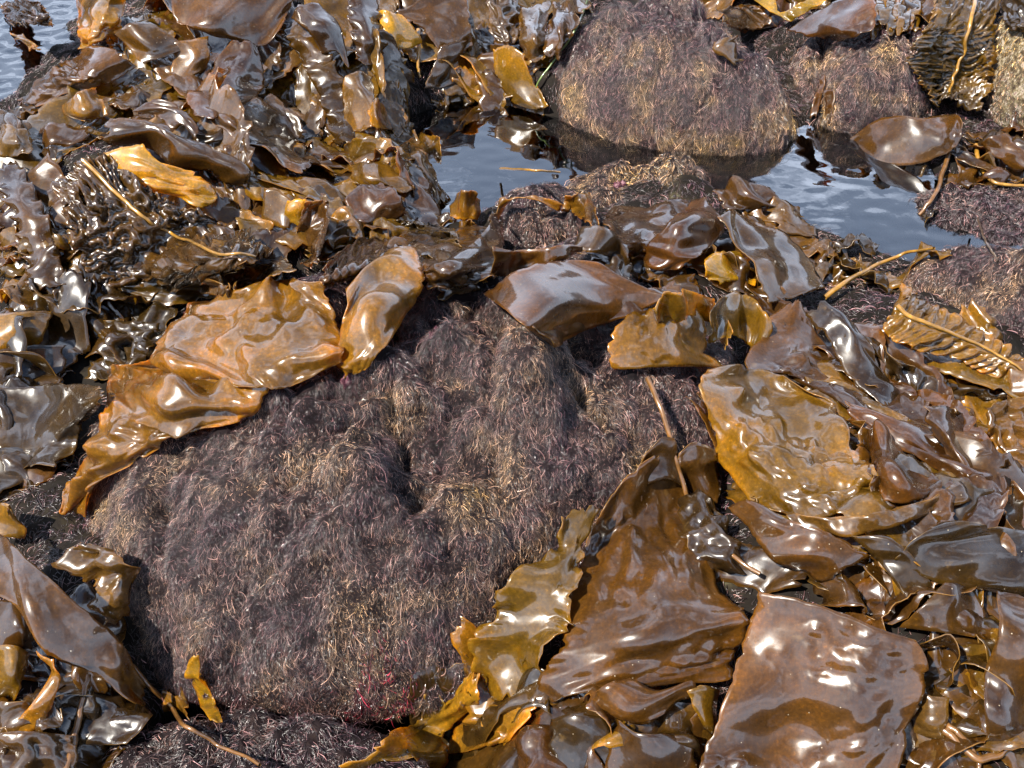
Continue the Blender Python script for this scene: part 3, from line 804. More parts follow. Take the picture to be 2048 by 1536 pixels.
B("thin brown kelp tongue curving up at the head of the glossy blade",
  "1288,905,1 1320,875,3 1352,878,2; 1282,940 1320,915,3 1358,920,1; 1285,980 1330,960,2 1375,980", 2.6, 'brown', 'smooth', .3)

# ------------------------------------------------------------------ kelp in front, left
B("long brown kelp strap with a yellow end, crossing the lower left corner",
  "-70,1030,1 -70,1100,1 -70,1165,.5; 0,1066,1 0,1130,.6 0,1192,1; 62,1122,1 52,1175,1 55,1235,.6; 148,1202,.8 122,1252,.8 96,1312; 220,1260,.5 192,1312,.6 180,1344,.5; 256,1302,1 242,1350,1 226,1375; 290,1370 292,1400 290,1420", 5.5, 'red', 'smooth', .3, jag=.02)
B("crinkled silver-bright kelp curl against the boulder's lower left",
  "98,1126,1 140,1096,3 190,1072,2; 150,1150,1 192,1122,4 236,1104,2; 192,1168,1 226,1152,4 269,1150,1; 188,1216 226,1206,3 266,1196,1; 202,1258 226,1246,1 252,1230", 4.0, 'tan', 'crinkle', .3, amp=.8)
B("bulging brown kelp fold with a white glare under the long strap",
  "-30,1205 30,1200,2 85,1250; -30,1255 30,1250,3 80,1275; -30,1310 20,1300,1 65,1300", 3.0, 'brown', 'smooth', .4)
B("amber kelp fold hanging in the lower left corner",
  "-30,1290 25,1290,2 60,1310; -30,1345 20,1350,2 45,1365; -30,1400 10,1400 32,1400", 2.6, 'gold', 'smooth', .4)
B("curved brown kelp ribbon with a bright rim, lower left",
  "70,1300,1 105,1320,3; 95,1350,1 118,1360,3; 70,1400,1 105,1410,2; 30,1440 80,1450,1; -20,1460 30,1480", 2.8, 'gold', 'smooth', .4)
B("dark corrugated kelp blade shaded in the lower left corner",
  "90,1395 180,1385,1 300,1410; 70,1440 180,1430,1 300,1450; 50,1490 160,1490,1 250,1490", 1.6, 'dark', 'ribbed', .4)
B("shining wrinkled kelp blade in the bottom left corner",
  "-30,1470 60,1460,1 140,1470; -30,1510 60,1500,1 150,1505; -30,1570 70,1560 170,1555", 2.2, 'tan', 'crinkle', .4, amp=.7)
B("small bright yellow kelp blade hanging under the boulder's front",
  "378,1318,1 388,1312,2 398,1316,1; 378,1355,1 392,1352,2 405,1360,1; 395,1405,.5 412,1395,1 428,1396; 420,1440 432,1440 442,1432", 2.6, 'yellow', 'smooth', .2)
B("golden kelp scrap in the gap under the boulder's front left",
  "325,1385,1 345,1388,1 375,1405; 330,1425 352,1420,1 378,1440", 2.0, 'gold', 'smooth', .3, jag=.1)
B("golden kelp curl at the left edge above the long strap",
  "-20,1005,2 10,1008,4 30,1030,2; -10,1040,1 20,1040,3 50,1055,2; 0,1075 25,1075,1 48,1085", 2.4, 'gold', 'smooth', .3)
B("large dark kelp blade with sky glints in the left hollow",
  "-30,772 90,766,1 195,770; -30,830 90,828,2 208,798; -30,900 70,892,1 160,868; -30,950 40,945 110,930", 2.6, 'dark', 'smooth', .8, jag=.05)
B("golden kelp blade with a ragged tip at the left edge, mid height",
  "-30,628,1 40,624,3 108,620,2; -30,672,1 35,668,3 95,662,1; -30,712 30,705,1 75,695", 3.0, 'gold', 'smooth', .3)
B("dark kelp blade lying under the golden ragged tip",
  "-30,705 60,690,1 140,690; -30,740 50,735,1 130,730; -30,775 40,770 110,762", 2.0, 'dark', 'smooth', .7)
B("black-brown kelp blade deep in the hollow beside the golden cascade",
  "200,640 260,640,1 330,650; 190,700 250,700,1 300,700; 180,760 220,760 260,750", 1.2, 'dark', 'crinkle', .6)

# ------------------------------------------------------------------ tangle on the middle left
B("wide wrinkled brown kelp with a long yellow midrib, middle left",
  "105,372 160,318,2 215,300,1; 132,452 236,393,2.5 305,378,1; 165,532 300,450,3 392,418,1; 238,578 360,482,3 462,450,1; 332,580 432,508,3 512,480,1; 440,562 515,518,2 552,500", 4.6, 'brown', 'wrinkle', .4, jag=.03, step=.005, midrib=.0048, rib_mat=M_ST_YEL)
B("golden pointed kelp blade lit on the middle left tangle",
  "194,314 240,295,2 286,287,2; 228,346 280,325,2 322,324,2; 268,372 330,360,2 392,344,2; 350,396 392,390,1 434,386,1; 405,416 416,412 430,404", 7.5, 'yellow', 'dimple', .3, jag=.03)
B("grey-sheened kelp blade rolled lengthwise above the golden pointed blade",
  "214,240,1 208,265,3 206,292; 265,236,2 300,262,4 300,300; 335,264,2 360,290,4 332,332; 422,288,2 430,318,4 420,348; 482,328,1 480,345,2 452,368; 504,366 500,370 492,376", 5.6, 'brown', 'smooth', .3)
B("upright tan kelp tongue at the middle of the tangle",
  "590,470,1 610,402,7; 618,500,1 655,400,9; 630,530,1 655,445,5; 600,530 640,510,1", 2.0, 'tan', 'smooth', .3, jag=.02)
B("rounded golden kelp scrap behind the upright tan tongue",
  "570,440,1 572,402,5; 595,450,1 605,398,6; 615,455,1 625,405,5", 2.0, 'yellow', 'smooth', .3, jag=.04)
B("dark amber kelp blade standing left of the upright tongue",
  "520,450,1 528,372,6; 555,455,1 560,380,6; 580,460,1 592,410,3", 1.5, 'olive', 'smooth', .3, jag=.03)
B("dimpled orange-brown kelp blade left of the pool",
  "688,405 720,372,3 760,360,3; 690,435 740,425,3 800,385,3; 700,460 760,450,1 815,430,1", 2.0, 'red', 'dimple', .4)
B("olive kelp shell arching at the pool's left edge",
  "795,330,0 790,300,4; 820,320,2 830,272,8; 855,325,2 872,272,8; 880,345,0 888,310,4", 1.6, 'olive', 'smooth', .2, jag=.03)
B("golden kelp shell beside the arching olive one",
  "680,320 690,286,4; 710,325 715,275,6; 750,330 755,272,6; 790,335 785,280,4", 1.6, 'gold', 'smooth', .3, jag=.05)
B("brown kelp flap between the golden shells and the pool",
  "690,330 760,320,1 850,330; 700,360 780,355,2 880,350; 760,385 820,385 890,370", 2.2, 'olive', 'smooth', .5, jag=.06)
B("upright amber kelp tube at the pool's near corner",
  "900,430,1 905,395,4; 918,440,2 925,380,7; 945,440,2 950,382,7; 958,440 962,400,3", 1.5, 'gold', 'smooth', .2, jag=.02)
B("amber kelp flap in front of the upright tube",
  "905,470 935,440,3 950,445,2; 915,500 940,480,2 955,480,1", 1.6, 'gold', 'smooth', .2)
B("flat grey kelp sheet reflecting sky at the pool's near left",
  "715,450 800,440 905,455; 730,490 810,480,.6 920,485; 760,530 840,520,.6 930,515", 1.0, 'dark', 'smooth', .5, jag=.08)
B("pointed grey kelp flap between the tube and the small dark rock",
  "905,520 960,470,1 985,420,3; 930,545 985,500,1 1005,440,3; 960,560 1000,530 1010,480", 1.6, 'brown', 'smooth', .4)
B("thin tan kelp arch in front of the small tan rock",
  "990,470,0 1000,400,4; 1010,405,1 1030,392,3; 1070,400,1 1080,392,2; 1120,425,0 1130,410,1", 1.4, 'gold', 'smooth', .2)
B("golden kelp hood standing by the small tan rock",
  "1125,420,0 1130,388,3; 1150,430,1 1158,385,5; 1178,455,1 1182,395,4; 1190,490 1200,450,2", 1.6, 'gold', 'smooth', .2)
B("grey-lilac kelp strip standing along the flat brown blade's back edge",
  "985,560,0 985,492,4; 1040,545,1 1045,500,4; 1100,525,1 1110,495,3; 1155,515,1 1165,490,3", 2.0, 'brown', 'smooth', .3, jag=.02)
B("arched brown kelp strap behind the flat brown blade",
  "1140,500,1 1160,455,3; 1180,505,3 1200,450,6; 1225,520,2 1240,480,5; 1235,560,0 1260,535,2", 2.4, 'brown', 'smooth', .3, jag=.02)
B("flat lavender kelp blade reflecting the sky, centre right",
  "1200,428 1285,408,.5 1375,398; 1214,472 1292,455,1 1392,435; 1252,524 1312,492,.5 1402,470", 2.0, 'brown', 'smooth', .5, jag=.04)
B("orange-brown rounded kelp tongue beside the lavender blade",
  "1384,396,1 1412,400,2 1442,424,1; 1342,442,1 1382,440,3 1442,470,1; 1296,488,1 1342,500,3 1402,508,1; 1286,520 1318,541,1 1352,540", 3.4, 'red', 'smooth', .3, jag=.02)
B("long lavender kelp strap bending down from the pool to the triangular blade",
  "1436,432,1 1462,426,1.5 1494,426,1; 1470,492,1 1502,466,2 1544,456,1; 1514,548,1 1562,522,2.5 1608,506,1; 1540,608,.5 1592,592,1.5 1654,578,.5", 3.6, 'brown', 'smooth', .35, jag=.025)
B("yellow-lit kelp scrap in the gap under the long lavender strap",
  "1398,520 1440,500,1 1480,510; 1410,548 1450,540,1 1500,545; 1430,570 1470,565 1510,575", 1.6, 'yellow', 'ruffle', .4, jag=.1)
B("brown folded kelp piece at the pool's near right edge",
  "1425,385 1470,360,1.5 1540,375,1; 1440,405 1490,390,2 1560,400,1; 1450,425 1510,415,1 1590,425", 2.2, 'brown', 'fold', .4)
B("torn brown kelp piece beside the pool with a frayed end",
  "1545,400 1580,405,1 1600,420; 1530,430 1580,440,1 1620,450; 1560,470 1600,470 1640,480", 1.4, 'tan', 'ruffle', .5, jag=.12)

# ------------------------------------------------------------------ heap in the upper left
B("broad shining brown kelp blade at the top edge of the heap",
  "342,-30,1 440,-30,2 540,-30,2 592,-30,1; 348,38,1 420,48,3 512,46,3 582,14,1; 388,58 450,76,1 522,92,1 562,62", 8.0, 'red', 'smooth', .4, jag=.02)
B("hanging orange-brown kelp blade in the middle of the heap",
  "462,84,3 490,84,4 514,88,3; 414,150,2 470,142,4 532,160,2; 374,190,1 440,195,3 512,196,1; 388,232 430,236,1 472,230", 6.0, 'red', 'smooth', .4, jag=.03)
B("bent kelp strap with a bright bar of glare on the heap",
  "226,64,1 256,50,3 302,44,2; 258,100,1 302,94,3.5 348,74,2; 284,132 330,112,2 392,95,1", 7.0, 'brown', 'smooth', .3, jag=.03)
B("golden translucent kelp blade upright beside the sea",
  "150,-20,1 195,-20,3 255,-20,2; 154,50,1 198,48,3 244,45,2; 157,100 190,88,1 236,58", 6.0, 'gold', 'smooth', .3, jag=.03)
B("glossy brown kelp blade sliding from the heap into the sea",
  "36,202 58,208,1 72,214; 74,160 112,172,2 142,188; 130,118 172,150,3 204,172; 190,88 242,108,3 275,134", 4.6, 'red', 'dimple', .4, jag=.04)
B("amber kelp fold under the sliding glossy blade",
  "118,218 150,190,3 195,170,2; 140,235 175,225,2 205,200,1; 170,245 195,240 215,228", 3.8, 'gold', 'smooth', .4)
B("pale ragged kelp blade drooping below the hanging orange blade",
  "262,222 300,200,2 350,205,2; 300,232 345,220,2 390,240,1; 345,258 380,255,1 400,285", 5.0, 'brown', 'smooth', .4, jag=.06)
B("dim kelp blade in the shade of the heap",
  "385,232 430,236,1 465,232; 380,262 425,265,1 450,255; 395,290 420,288 440,275", 4.0, 'dark', 'smooth', .5)
B("long shaded kelp blade slanting down the heap",
  "470,222,1 510,195,2 545,185,1; 520,265,1 555,235,2 585,225,1; 560,300 590,280 615,270", 4.4, 'brown', 'smooth', .5)
B("lit shoulder of brown kelp over the strap on the heap",
  "330,90,1 370,80,2 420,70,1; 345,120,1 390,115,2 420,110,1; 330,160 380,155,1 415,140", 6.0, 'tan', 'smooth', .4)
B("violet kelp blade curled at the heap's left foot",
  "-30,215,1 20,225,2 65,250,1; -30,245 20,252,2 60,270,1; -30,270 20,275 50,285", 4.2, 'brown', 'smooth', .4)
B("yellowish kelp blade at the left edge under the violet curl",
  "-30,255,1 20,250,2 58,262,1; -30,285 20,280,2 70,290; -30,320 15,315 60,310", 4.0, 'olive', 'smooth', .4)
B("grey-white glaring kelp blade arched beside the heap's top",
  "582,36,2 600,8,5 640,10,3; 618,64,2 648,46,5 682,58,2; 645,108,1 674,104,2 702,138,1", 6.0, 'brown', 'smooth', .3, jag=.02)
B("wavy grey kelp blade falling right of the glaring arch",
  "690,-20,1 720,-20,3 760,-10,1; 700,60,1 735,70,3 765,90,1; 710,120 735,130,1 770,128", 5.6, 'brown', 'ruffle', .4)
B("golden triangular kelp blade glowing at the top centre",
  "752,20,2 775,22,4 800,30,3; 770,60,1 800,65,3 838,62,2; 790,95 815,98,1 842,85", 6.0, 'yellow', 'smooth', .3, jag=.03)
B("blue-grey sheet of kelp leaning at the top centre",
  "788,22,2 860,-8,3 935,-20,2; 845,62,1 900,55,3 942,40,2; 885,112 918,112,1 948,92", 6.0, 'brown', 'smooth', .5, jag=.04)
B("hanging grey kelp strip below the blue-grey sheet",
  "880,90,1 905,85,2 935,80,1; 865,135,1 895,130,2 925,120,1; 845,180 880,180 915,165", 5.0, 'brown', 'smooth', .4, jag=.05)
B("dull grey kelp strip standing left of the golden triangle",
  "745,60,1 760,55,2 785,70,1; 755,120,1 780,120,2 815,125; 780,165 800,165 830,165", 5.0, 'brown', 'smooth', .4, jag=.05)
B("brown kelp blade reaching down to the pool's back edge",
  "690,150,1 720,140,2 750,150,1; 685,200,1 715,195,2 748,205,1; 690,260 715,262 745,255", 4.6, 'tan', 'smooth', .4, jag=.04)
B("orange kelp flap shining at the pool's back left",
  "738,190,1 752,195,2 765,210,1; 735,225,1 755,230,2 780,240; 745,255 770,258 795,255", 4.4, 'gold', 'smooth', .3)
B("glaring bronze kelp blade at the top centre right",
  "968,-20,1 1000,-20,3 1040,-20,1; 975,35,1 1005,40,3 1045,35,1; 985,80 1015,85,1 1050,80", 6.0, 'tan', 'crinkle', .4, amp=.7)
B("bronze kelp strip hanging in front of the largest far boulder",
  "1042,20,1 1070,10,3 1100,0,1; 1040,70,1 1070,70,3 1095,65,1; 1045,120 1070,125 1090,115", 5.6, 'tan', 'smooth', .4)
B("tall lilac kelp strip against the largest far boulder",
  "1105,5,1 1135,0,2 1175,2,1; 1095,55,1 1120,55,2.5 1140,70,1; 1080,110 1100,115,1 1118,120", 5.4, 'brown', 'fold', .4)
B("orange kelp blade sinking into the pool beside the far boulder",
  "985,95,1 1020,90,2 1055,110,1; 990,150,1 1025,145,2 1060,150,1; 1020,200 1060,195,1 1080,180; 1050,216 1078,220 1098,212", 4.0, 'gold', 'smooth', .4, jag=.05)
B("orange torn kelp scrap above the pool's back edge",
  "900,140,1 930,130,2 955,150,1; 905,165 935,170,1 965,175; 920,190 945,195 975,185", 4.2, 'gold', 'ruffle', .4, jag=.12)
B("pair-forming kelp tip poking out of the pool, the left one",
  "938,200,1 952,205,2; 955,225,2 972,215,3; 975,245,0 990,238,1", 3.5, 'gold', 'smooth', .2, clear=-.05)
B("kelp tip poking out of the pool, the right dark one",
  "988,210,1 1000,205,2; 1000,235,2 1015,225,3; 1012,262,0 1030,255,1", 3.5, 'brown', 'smooth', .2, clear=-.05)

# ------------------------------------------------------------------ upper right
B("smooth brown kelp blade lying half in the pool at right",
  "1688,284,0 1700,296,0 1716,312,0; 1760,240,1 1766,285,2 1776,331,0; 1840,234,1.5 1842,280,2.5 1846,326,.5; 1904,225,1.5 1902,264,2 1898,302,1; 1922,236,1 1924,262,1 1916,288,.5", 5.0, 'red', 'smooth', .2, jag=.015, clear=.0)
B("arched brown kelp strap at the right edge beside the pool",
  "1958,288,1 1985,272,3 2010,268,2; 1985,310,1 2012,300,3 2040,295,2; 2030,345 2055,335,2 2080,325,1", 3.0, 'red', 'smooth', .2)
B("corrugated olive kelp with a bright midrib on the upper right rock",
  "1878,-25 1948,-25,1 2010,-25; 1850,50 1940,42,1 1996,40; 1814,112 1922,108,1 1992,110; 1838,166 1902,160,1 1986,165; 1868,216 1894,202,1 1962,226", 3.5, 'olive', 'ribbed', .3, midrib=.0065, amp=1.6, step=.006)
B("smooth brown kelp blade at the top edge behind the far right boulder",
  "1575,62 1650,10,2 1740,-15,1; 1620,75 1690,45,2.5 1755,20,1; 1668,85 1705,75,1 1745,55", 6.0, 'red', 'smooth', .3, jag=.02)
B("silvery kelp blade glaring at the top edge between the far boulders",
  "1425,22 1465,10,1 1510,10; 1450,48 1495,38,1.5 1540,30; 1485,66 1515,60 1545,45", 3.0, 'brown', 'smooth', .3)
B("flat ochre kelp strap at the top edge between the boulders",
  "1480,-20 1545,-15; 1550,25,1 1570,40,1; 1600,5,1 1625,18,1; 1660,-25 1680,-15", 4.5, 'yellow', 'smooth', .2)
B("small dry kelp rag hanging in the gap left of the far right boulder",
  "1425,80 1450,75,1 1480,68,1; 1430,100 1445,98,1 1470,95; 1470,130 1478,128 1486,118", 2.5, 'tan', 'smooth', .2, jag=.1)
B("thin brown kelp bit in the wet crack of the far right boulder",
  "1645,150 1655,148; 1632,185,.5 1645,185,.5; 1618,235 1632,240", 1.8, 'red', 'smooth', .2, jag=.08)
B("second brown kelp bit lower in the wet crack of the far right boulder",
  "1650,180 1668,178; 1650,215,.5 1668,215,.5; 1648,250 1664,252", 1.8, 'red', 'smooth', .2, jag=.08)
B("dark shining kelp blade in the top right corner",
  "2000,-20 2030,-20,2 2075,-20,1; 2005,25 2035,30,2 2075,35,1; 2015,60 2040,65 2075,70", 4.0, 'dark', 'dimple', .3)
B("kelp strip lying flat on the seabed side of the half-sunk blade",
  "1880,300,1 1920,290,1; 1920,320,.5 1960,320,.5; 1985,355 2020,345", 1.6, 'brown', 'smooth', .3, jag=.06)
B("brown kelp leaf afloat in the top left sea",
  "0,10 40,0,.4 80,5; 10,30 60,22,.5 100,32; 20,50 60,50 108,52", 15.0, 'red', 'smooth', .15, clear=-.3)
B("small golden kelp shred afloat in the top left sea",
  "20,68 40,72; 45,85,.3 65,84,.3; 70,98 78,108", 14.6, 'gold', 'ruffle', .15, clear=-.3)

# ------------------------------------------------------------------ long straps that run through the tangle
B("long brown kelp strap running down the middle of the upper left heap",
  "300,132 322,118,1 345,110; 362,192 392,178,1.2 424,165; 432,252 462,238,1 494,226; 522,302 548,288,1 574,276; 602,348 622,334 644,322", 4.5, 'red', 'smooth', .5, jag=.03, tilt=.3)
B("long shining kelp strap falling from the top edge to the dim tangle",
  "545,22 572,16,1 602,10; 582,92 612,86,1.5 642,80; 622,162 652,156,1.2 682,150; 652,232 682,228,1 712,226; 672,292 696,290 722,290", 4.5, 'brown', 'ruffle', .5, jag=.03, tilt=.3)
B("long dark kelp strap hanging through the left edge tangle",
  "-25,342 5,330,1 32,320; 18,422 50,415,1.5 84,408; 48,502 80,495,1.2 114,488; 58,585 95,578 134,570", 3.5, 'brown', 'ruffle', .5, jag=.03, tilt=.3)
B("long brown kelp strap sweeping from the dimpled olive blade to the right edge",
  "1690,798 1694,822,1 1700,848; 1790,838 1790,865,1.5 1790,892; 1890,878 1885,908,1.5 1880,938; 1980,912 1975,942,1.2 1970,972; 2080,938 2080,970,1 2080,1002", 3.2, 'red', 'smooth', .5, jag=.025, tilt=.3)
B("long olive kelp strap leaning down to the pool's back edge",
  "860,-15 885,-18,1 912,-20; 872,45 898,42,1.5 926,40; 880,105 905,103,1.2 934,102; 884,150 908,150,1 936,150; 890,192 910,192 935,190", 3.8, 'olive', 'smooth', .5, jag=.03, tilt=.2)
B("long brown kelp strap under the violet blade to the right edge",
  "1840,1170 1850,1195,1 1860,1215; 1920,1210 1925,1240,1.2 1930,1262; 2000,1250 2002,1280,1 2005,1305; 2080,1290 2080,1315 2080,1340", 2.2, 'red', 'smooth', .4, jag=.025, tilt=.3)

# ------------------------------------------------------------------ stipes and threads
stipe("thin brown kelp stalk leaning from the boulder into the glossy blade", "1295,757,2.5 1322,818,2.5 1348,905,3 1364,960,2 1388,1040,1 1420,1078,1 1470,1115,1 1520,1148,1", .0042, M_ST_BRN, 2.5, taper=.8)
stipe("yellow kelp stalk pointing up right above the corrugated blade", "1650,594 1690,565,1 1740,537,2 1806,508,3 1868,496,4", .0062, M_ST_YEL, 2.2, taper=.45)
stipe("brown kelp stalk slanting in the lower left corner", "128,1560 150,1470,1 165,1400,1.5 178,1350,1.5", .006, M_ST_BRN, 3.2)
stipe("pale split kelp stalk under the boulder's front left", "262,1332,1 300,1372,1 340,1412,.5 372,1452 440,1490 520,1530", .0038, M_ST_BRN, 2.2)
stipe("brown kelp stalk rising from the wet turf to the half-sunk blade", "1908,282,1 1890,330,1 1872,385,.5 1838,430", .007, M_ST_BRN, 2.0)
stipe("ochre kelp stalk at the right edge under the arched strap", "1952,290,1 1960,330,.5 1990,365 2060,372", .006, M_ST_YEL, 1.2)
stipe("looped brown kelp stalk in the bottom right corner", "1885,1455 1920,1490,.5 1960,1518,1 2010,1500,.5 2060,1460", .0055, M_ST_BRN, 2.2, taper=.9)
stipe("second brown kelp stalk beside the looped one, bottom right", "1880,1440 1915,1465,.5 1945,1500,.5 1960,1540", .0045, M_ST_BRN, 2.0)
stipe("curly ochre kelp stalk hanging on the blue-grey sheet, top centre", "836,60,2 838,95,2 836,130,1 840,155", .006, M_ST_YEL, 3.0)
stipe("long green seagrass thread beside the largest far boulder", "1176,-5,2 1158,45,2 1120,105,2 1086,150,1.5 1066,185,1 1052,214", .0034, M_GREEN, 2.0, name="seagrass_thread", cat="seagrass")
stipe("pale thread lying over the wet rock at right", "1955,436,1 1970,480,1 1995,520,.5", .0028, M_ST_DARK, 1.5)
stipe("thin straw-coloured stalk lying across the tide pool", "1000,337 1060,340 1120,344", .0035, M_ST_YEL, 7.9)

def patch(parent, uv, rpx, name, label):
    """thin pink patch laid on the rock; on the crest it paints a glint"""
    c = land(np.array([[*uv, .3]]))[0]
    g = Waves(SEED[0], 1, 3.0, 3); SEED[0] += 1
    rad = rpx / FPX * np.linalg.norm(c - CAM)
    V = [[0, 0]]; F = []
    na, nr = 22, 5
    for i in range(1, nr + 1):
        for j in range(na):
            th = j / na * 6.283
            q = rad * i / nr * (1 + .35 * g(np.array([math.cos(th) * 1.5 + math.sin(th)]))[0])
            V.append([q * math.cos(th), q * math.sin(th) * .8])
    V = np.array(V)
    X, Y = c[0] + V[:, 0], c[1] + V[:, 1]
    bump = Waves(SEED[0], 2, .012, 2)(X, Y)
    Z = S(X, Y) + .010 + .003 * bump; Z[-na:] -= .012
    for j in range(na):
        F.append([0, 1 + j, 1 + (j + 1) % na, 1 + (j + 1) % na])
    quads = []
    for i in range(nr - 1):
        for j in range(na):
            a, b = 1 + i * na + j, 1 + i * na + (j + 1) % na
            quads.append([a, b, b + na, a + na])
    o = mesh_obj(name, np.stack([X, Y, Z], -1), np.array(quads), [M_PINK], parent=parent)
    o["label"] = label
    return o
patch(ROCK_OBJ[0][1], (868, 668), 9, "pink_patch", "bright pink crust on the boulder's crest")  # pale pink patch painted in place of a glint
patch(ROCK_OBJ[0][1], (692, 762), 10, "pink_patch", "pink patch under the golden folds")
patch(ROCK_OBJ[4][1], (1240, 372), 10, "pink_patch", "pink patch by the pool")
# a bunch of rockweed: many small flat leaves from one holdfast
rk = bpy.data.objects.new("rockweed", None); COL.objects.link(rk)
rb = land(np.array([[1785, 20, 2.0]]))[0]; rk.location = rb
tag(rk, "tuft of narrow olive rockweed leaves at the top edge, left of the corrugated kelp", "rockweed")
for q in range(26):
    u, v = random.uniform(1752, 1818), random.uniform(-15, 25)
    a = land(np.array([[u, v, 3.0]]))[0]; b = land(np.array([[u + random.uniform(-14, 14), v + random.uniform(35, 65), random.uniform(.8, 3)]]))[0]
    m = (a + b) / 2 + np.array([0, -.01, .02]); sd = np.array([random.uniform(.010, .018), 0, random.uniform(-.006, .006)])
    C = np.stack([np.stack([p - sd * w, p, p + sd * w]) for p, w in ((a, .35), (a * .6 + m * .4, .8), (m, 1), (b * .6 + m * .4, 1), (b, .3))])
    SEED[0] += 1
    P, x, y, L_, W_, mg = blade_mesh(C, 'smooth', SEED[0], .04, .4, .008, .003)
    lo = mesh_obj("leaf", P.reshape(-1, 3), grid_faces(*P.shape[:2]), [M_KELP, M_RIM], parent=rk)
    md = lo.modifiers.new("thickness", 'SOLIDIFY'); md.thickness = .0015; md.offset = 0; md.material_offset_rim = 1
    cc = PAL[random.choice(['olive', 'gold', 'olive'])]; lo.color = (*cc, 1)
# ------------------------------------------------------------------ the rest of the tangle
def scrap(label, group, u, v, length, width, heading, tint, style, lift, curl):
    c = land(np.array([[u, v, lift]]))[0]
    g = np.random.default_rng(SEED[0] + 5)
    n, k = 8, 4
    h = heading + np.cumsum(g.normal(0, .22, n)) * .8
    p = np.zeros((n, 3)); dirs = np.stack([np.cos(h), np.sin(h), 0 * h], -1)
    p[1:] = np.cumsum(dirs[:-1] * length / (n - 1), 0); p -= p.mean(0)
    C = np.zeros((n, k, 3))
    roll = g.uniform(-.4, .4) + np.cumsum(g.normal(0, .18, n))
    wprof = width * np.array([.45, .8, 1, 1.05, 1, .95, .8, .4]) * g.uniform(.85, 1.15, n)
    und = .022 * np.sin(np.arange(n) * g.uniform(.8, 1.7) + g.uniform(0, 6)) + g.normal(0, .006, n)
    for i in range(n):
        side = np.array([-dirs[i, 1], dirs[i, 0], 0])
        xy = c + p[i]
        zb = S(xy[0], xy[1]) + lift * .01 + max(und[i], -.01)
        for j in range(k):
            t = (j / (k - 1) - .5)
            off = side * math.cos(roll[i]) * t + np.array([0, 0, 1]) * math.sin(roll[i]) * t
            C[i, j] = [xy[0], xy[1], zb] + off * wprof[i] - np.array([0, 0, 1]) * curl * (t * t) * wprof[i] * .8 + g.normal(0, .004, 3)
    return add_blade("kelp", label, C, tint, style, jag=.05, group=group, step=.008)
def fill(place, box, n, length, width, tints, styles, lift=(1, 4), heading=None):
    u0, v0, u1, v1 = box
    for _ in range(n):
        u, v = random.uniform(u0, u1), random.uniform(v0, v1)
        hd = random.uniform(0, 6.28) if heading is None else random.gauss(heading, .55)
        tint, style = random.choice(tints), random.choice(styles)
        hand = [k for k in KELP_INFO if "group" not in k[2]]
        c = land(np.array([[u, v, 2.0]]))[0]
        k = min(hand, key=lambda k: np.linalg.norm(k[1] - c))
        d = c - k[1]
        rel = ("right of" if d[0] > 0 else "left of") if abs(d[0]) > abs(d[1]) else ("behind" if d[1] > 0 else "before")
        words = k[0].split()
        j = next((q for q, w in enumerate(words) if w in NOUNS), 4)
        ln, wd = random.uniform(*length), random.uniform(*width)
        tail = [rel, "the"] + words[:j + 1]
        big = "long" if ln > sum(length) / 2 else "short"
        fat = "broad" if wd > sum(width) / 2 else "narrow"
        for pre in ([], [big], [fat], [big, fat], [fat, "far"], [big, "near"]):
            label = " ".join([w for w in pre if w not in ("far", "near")] + [LOOK[tint], FEEL[style], "kelp piece"] + tail)
            if pre and pre[-1] in ("far", "near"): label += " in the " + place
            if label not in USED and len(label.split()) <= 16: break
        USED.add(label)
        scrap(label, "loose kelp in the " + place, u, v, ln, wd, hd, tint, style,
              random.uniform(*lift), random.uniform(-.6, 1.3))
USED = set()
LOOK = {'brown': 'brown', 'red': 'red-brown', 'olive': 'olive', 'amber': 'amber', 'gold': 'golden', 'dark': 'dark', 'yellow': 'yellow', 'tan': 'tan'}
FEEL = {'smooth': 'smooth', 'ruffle': 'frilled', 'fold': 'folded', 'dimple': 'dimpled', 'crinkle': 'crinkled', 'ribbed': 'corrugated'}
NOUNS = {'blade', 'strap', 'strip', 'tongue', 'scrap', 'loop', 'curl', 'fold', 'flap', 'shell', 'tube', 'hood', 'arch', 'sheet', 'tip',
         'ribbon', 'band', 'frond', 'margin', 'piece', 'rag', 'bit', 'leaf', 'shred', 'kelp'} - {'kelp'}
ALL = ['brown', 'red', 'olive', 'dark', 'gold', 'tan', 'dark']
DK = ['dark', 'brown', 'dark', 'olive']
ST = ['smooth', 'smooth', 'ruffle', 'fold', 'dimple', 'crinkle']
DOWN = -1.9     # most blades lie down the slope, towards the viewer
fill("upper left heap", (90, 40, 700, 290), 19, (.4, .8), (.14, .24), ['brown', 'amber', 'olive', 'red', 'gold', 'tan'], ST, (.2, 1.6), DOWN)
fill("top centre heap", (680, -20, 1040, 180), 14, (.35, .65), (.11, .18), ['brown', 'red', 'olive', 'amber', 'tan'], ST, (.2, 1.6), DOWN)
fill("left edge tangle", (-20, 280, 130, 620), 14, (.16, .34), (.06, .11), ALL + ['gold', 'olive'], ['ruffle', 'crinkle', 'ribbed', 'smooth'], (.4, 1.6), -.6)
fill("tangle left of the pool", (400, 290, 820, 400), 14, (.25, .45), (.08, .13), ['amber', 'brown', 'olive', 'brown', 'red'], ST, (.6, 2), -.3)
fill("tangle behind the golden folds", (380, 440, 860, 540), 12, (.16, .32), (.07, .13), ['brown', 'olive', 'tan', 'brown'], ST, (.6, 2), -.2)
fill("left hollow", (-20, 620, 100, 960), 11, (.2, .4), (.10, .16), ['dark', 'dark', 'brown'], ['smooth', 'smooth', 'fold'], (.5, 2), -1.2)
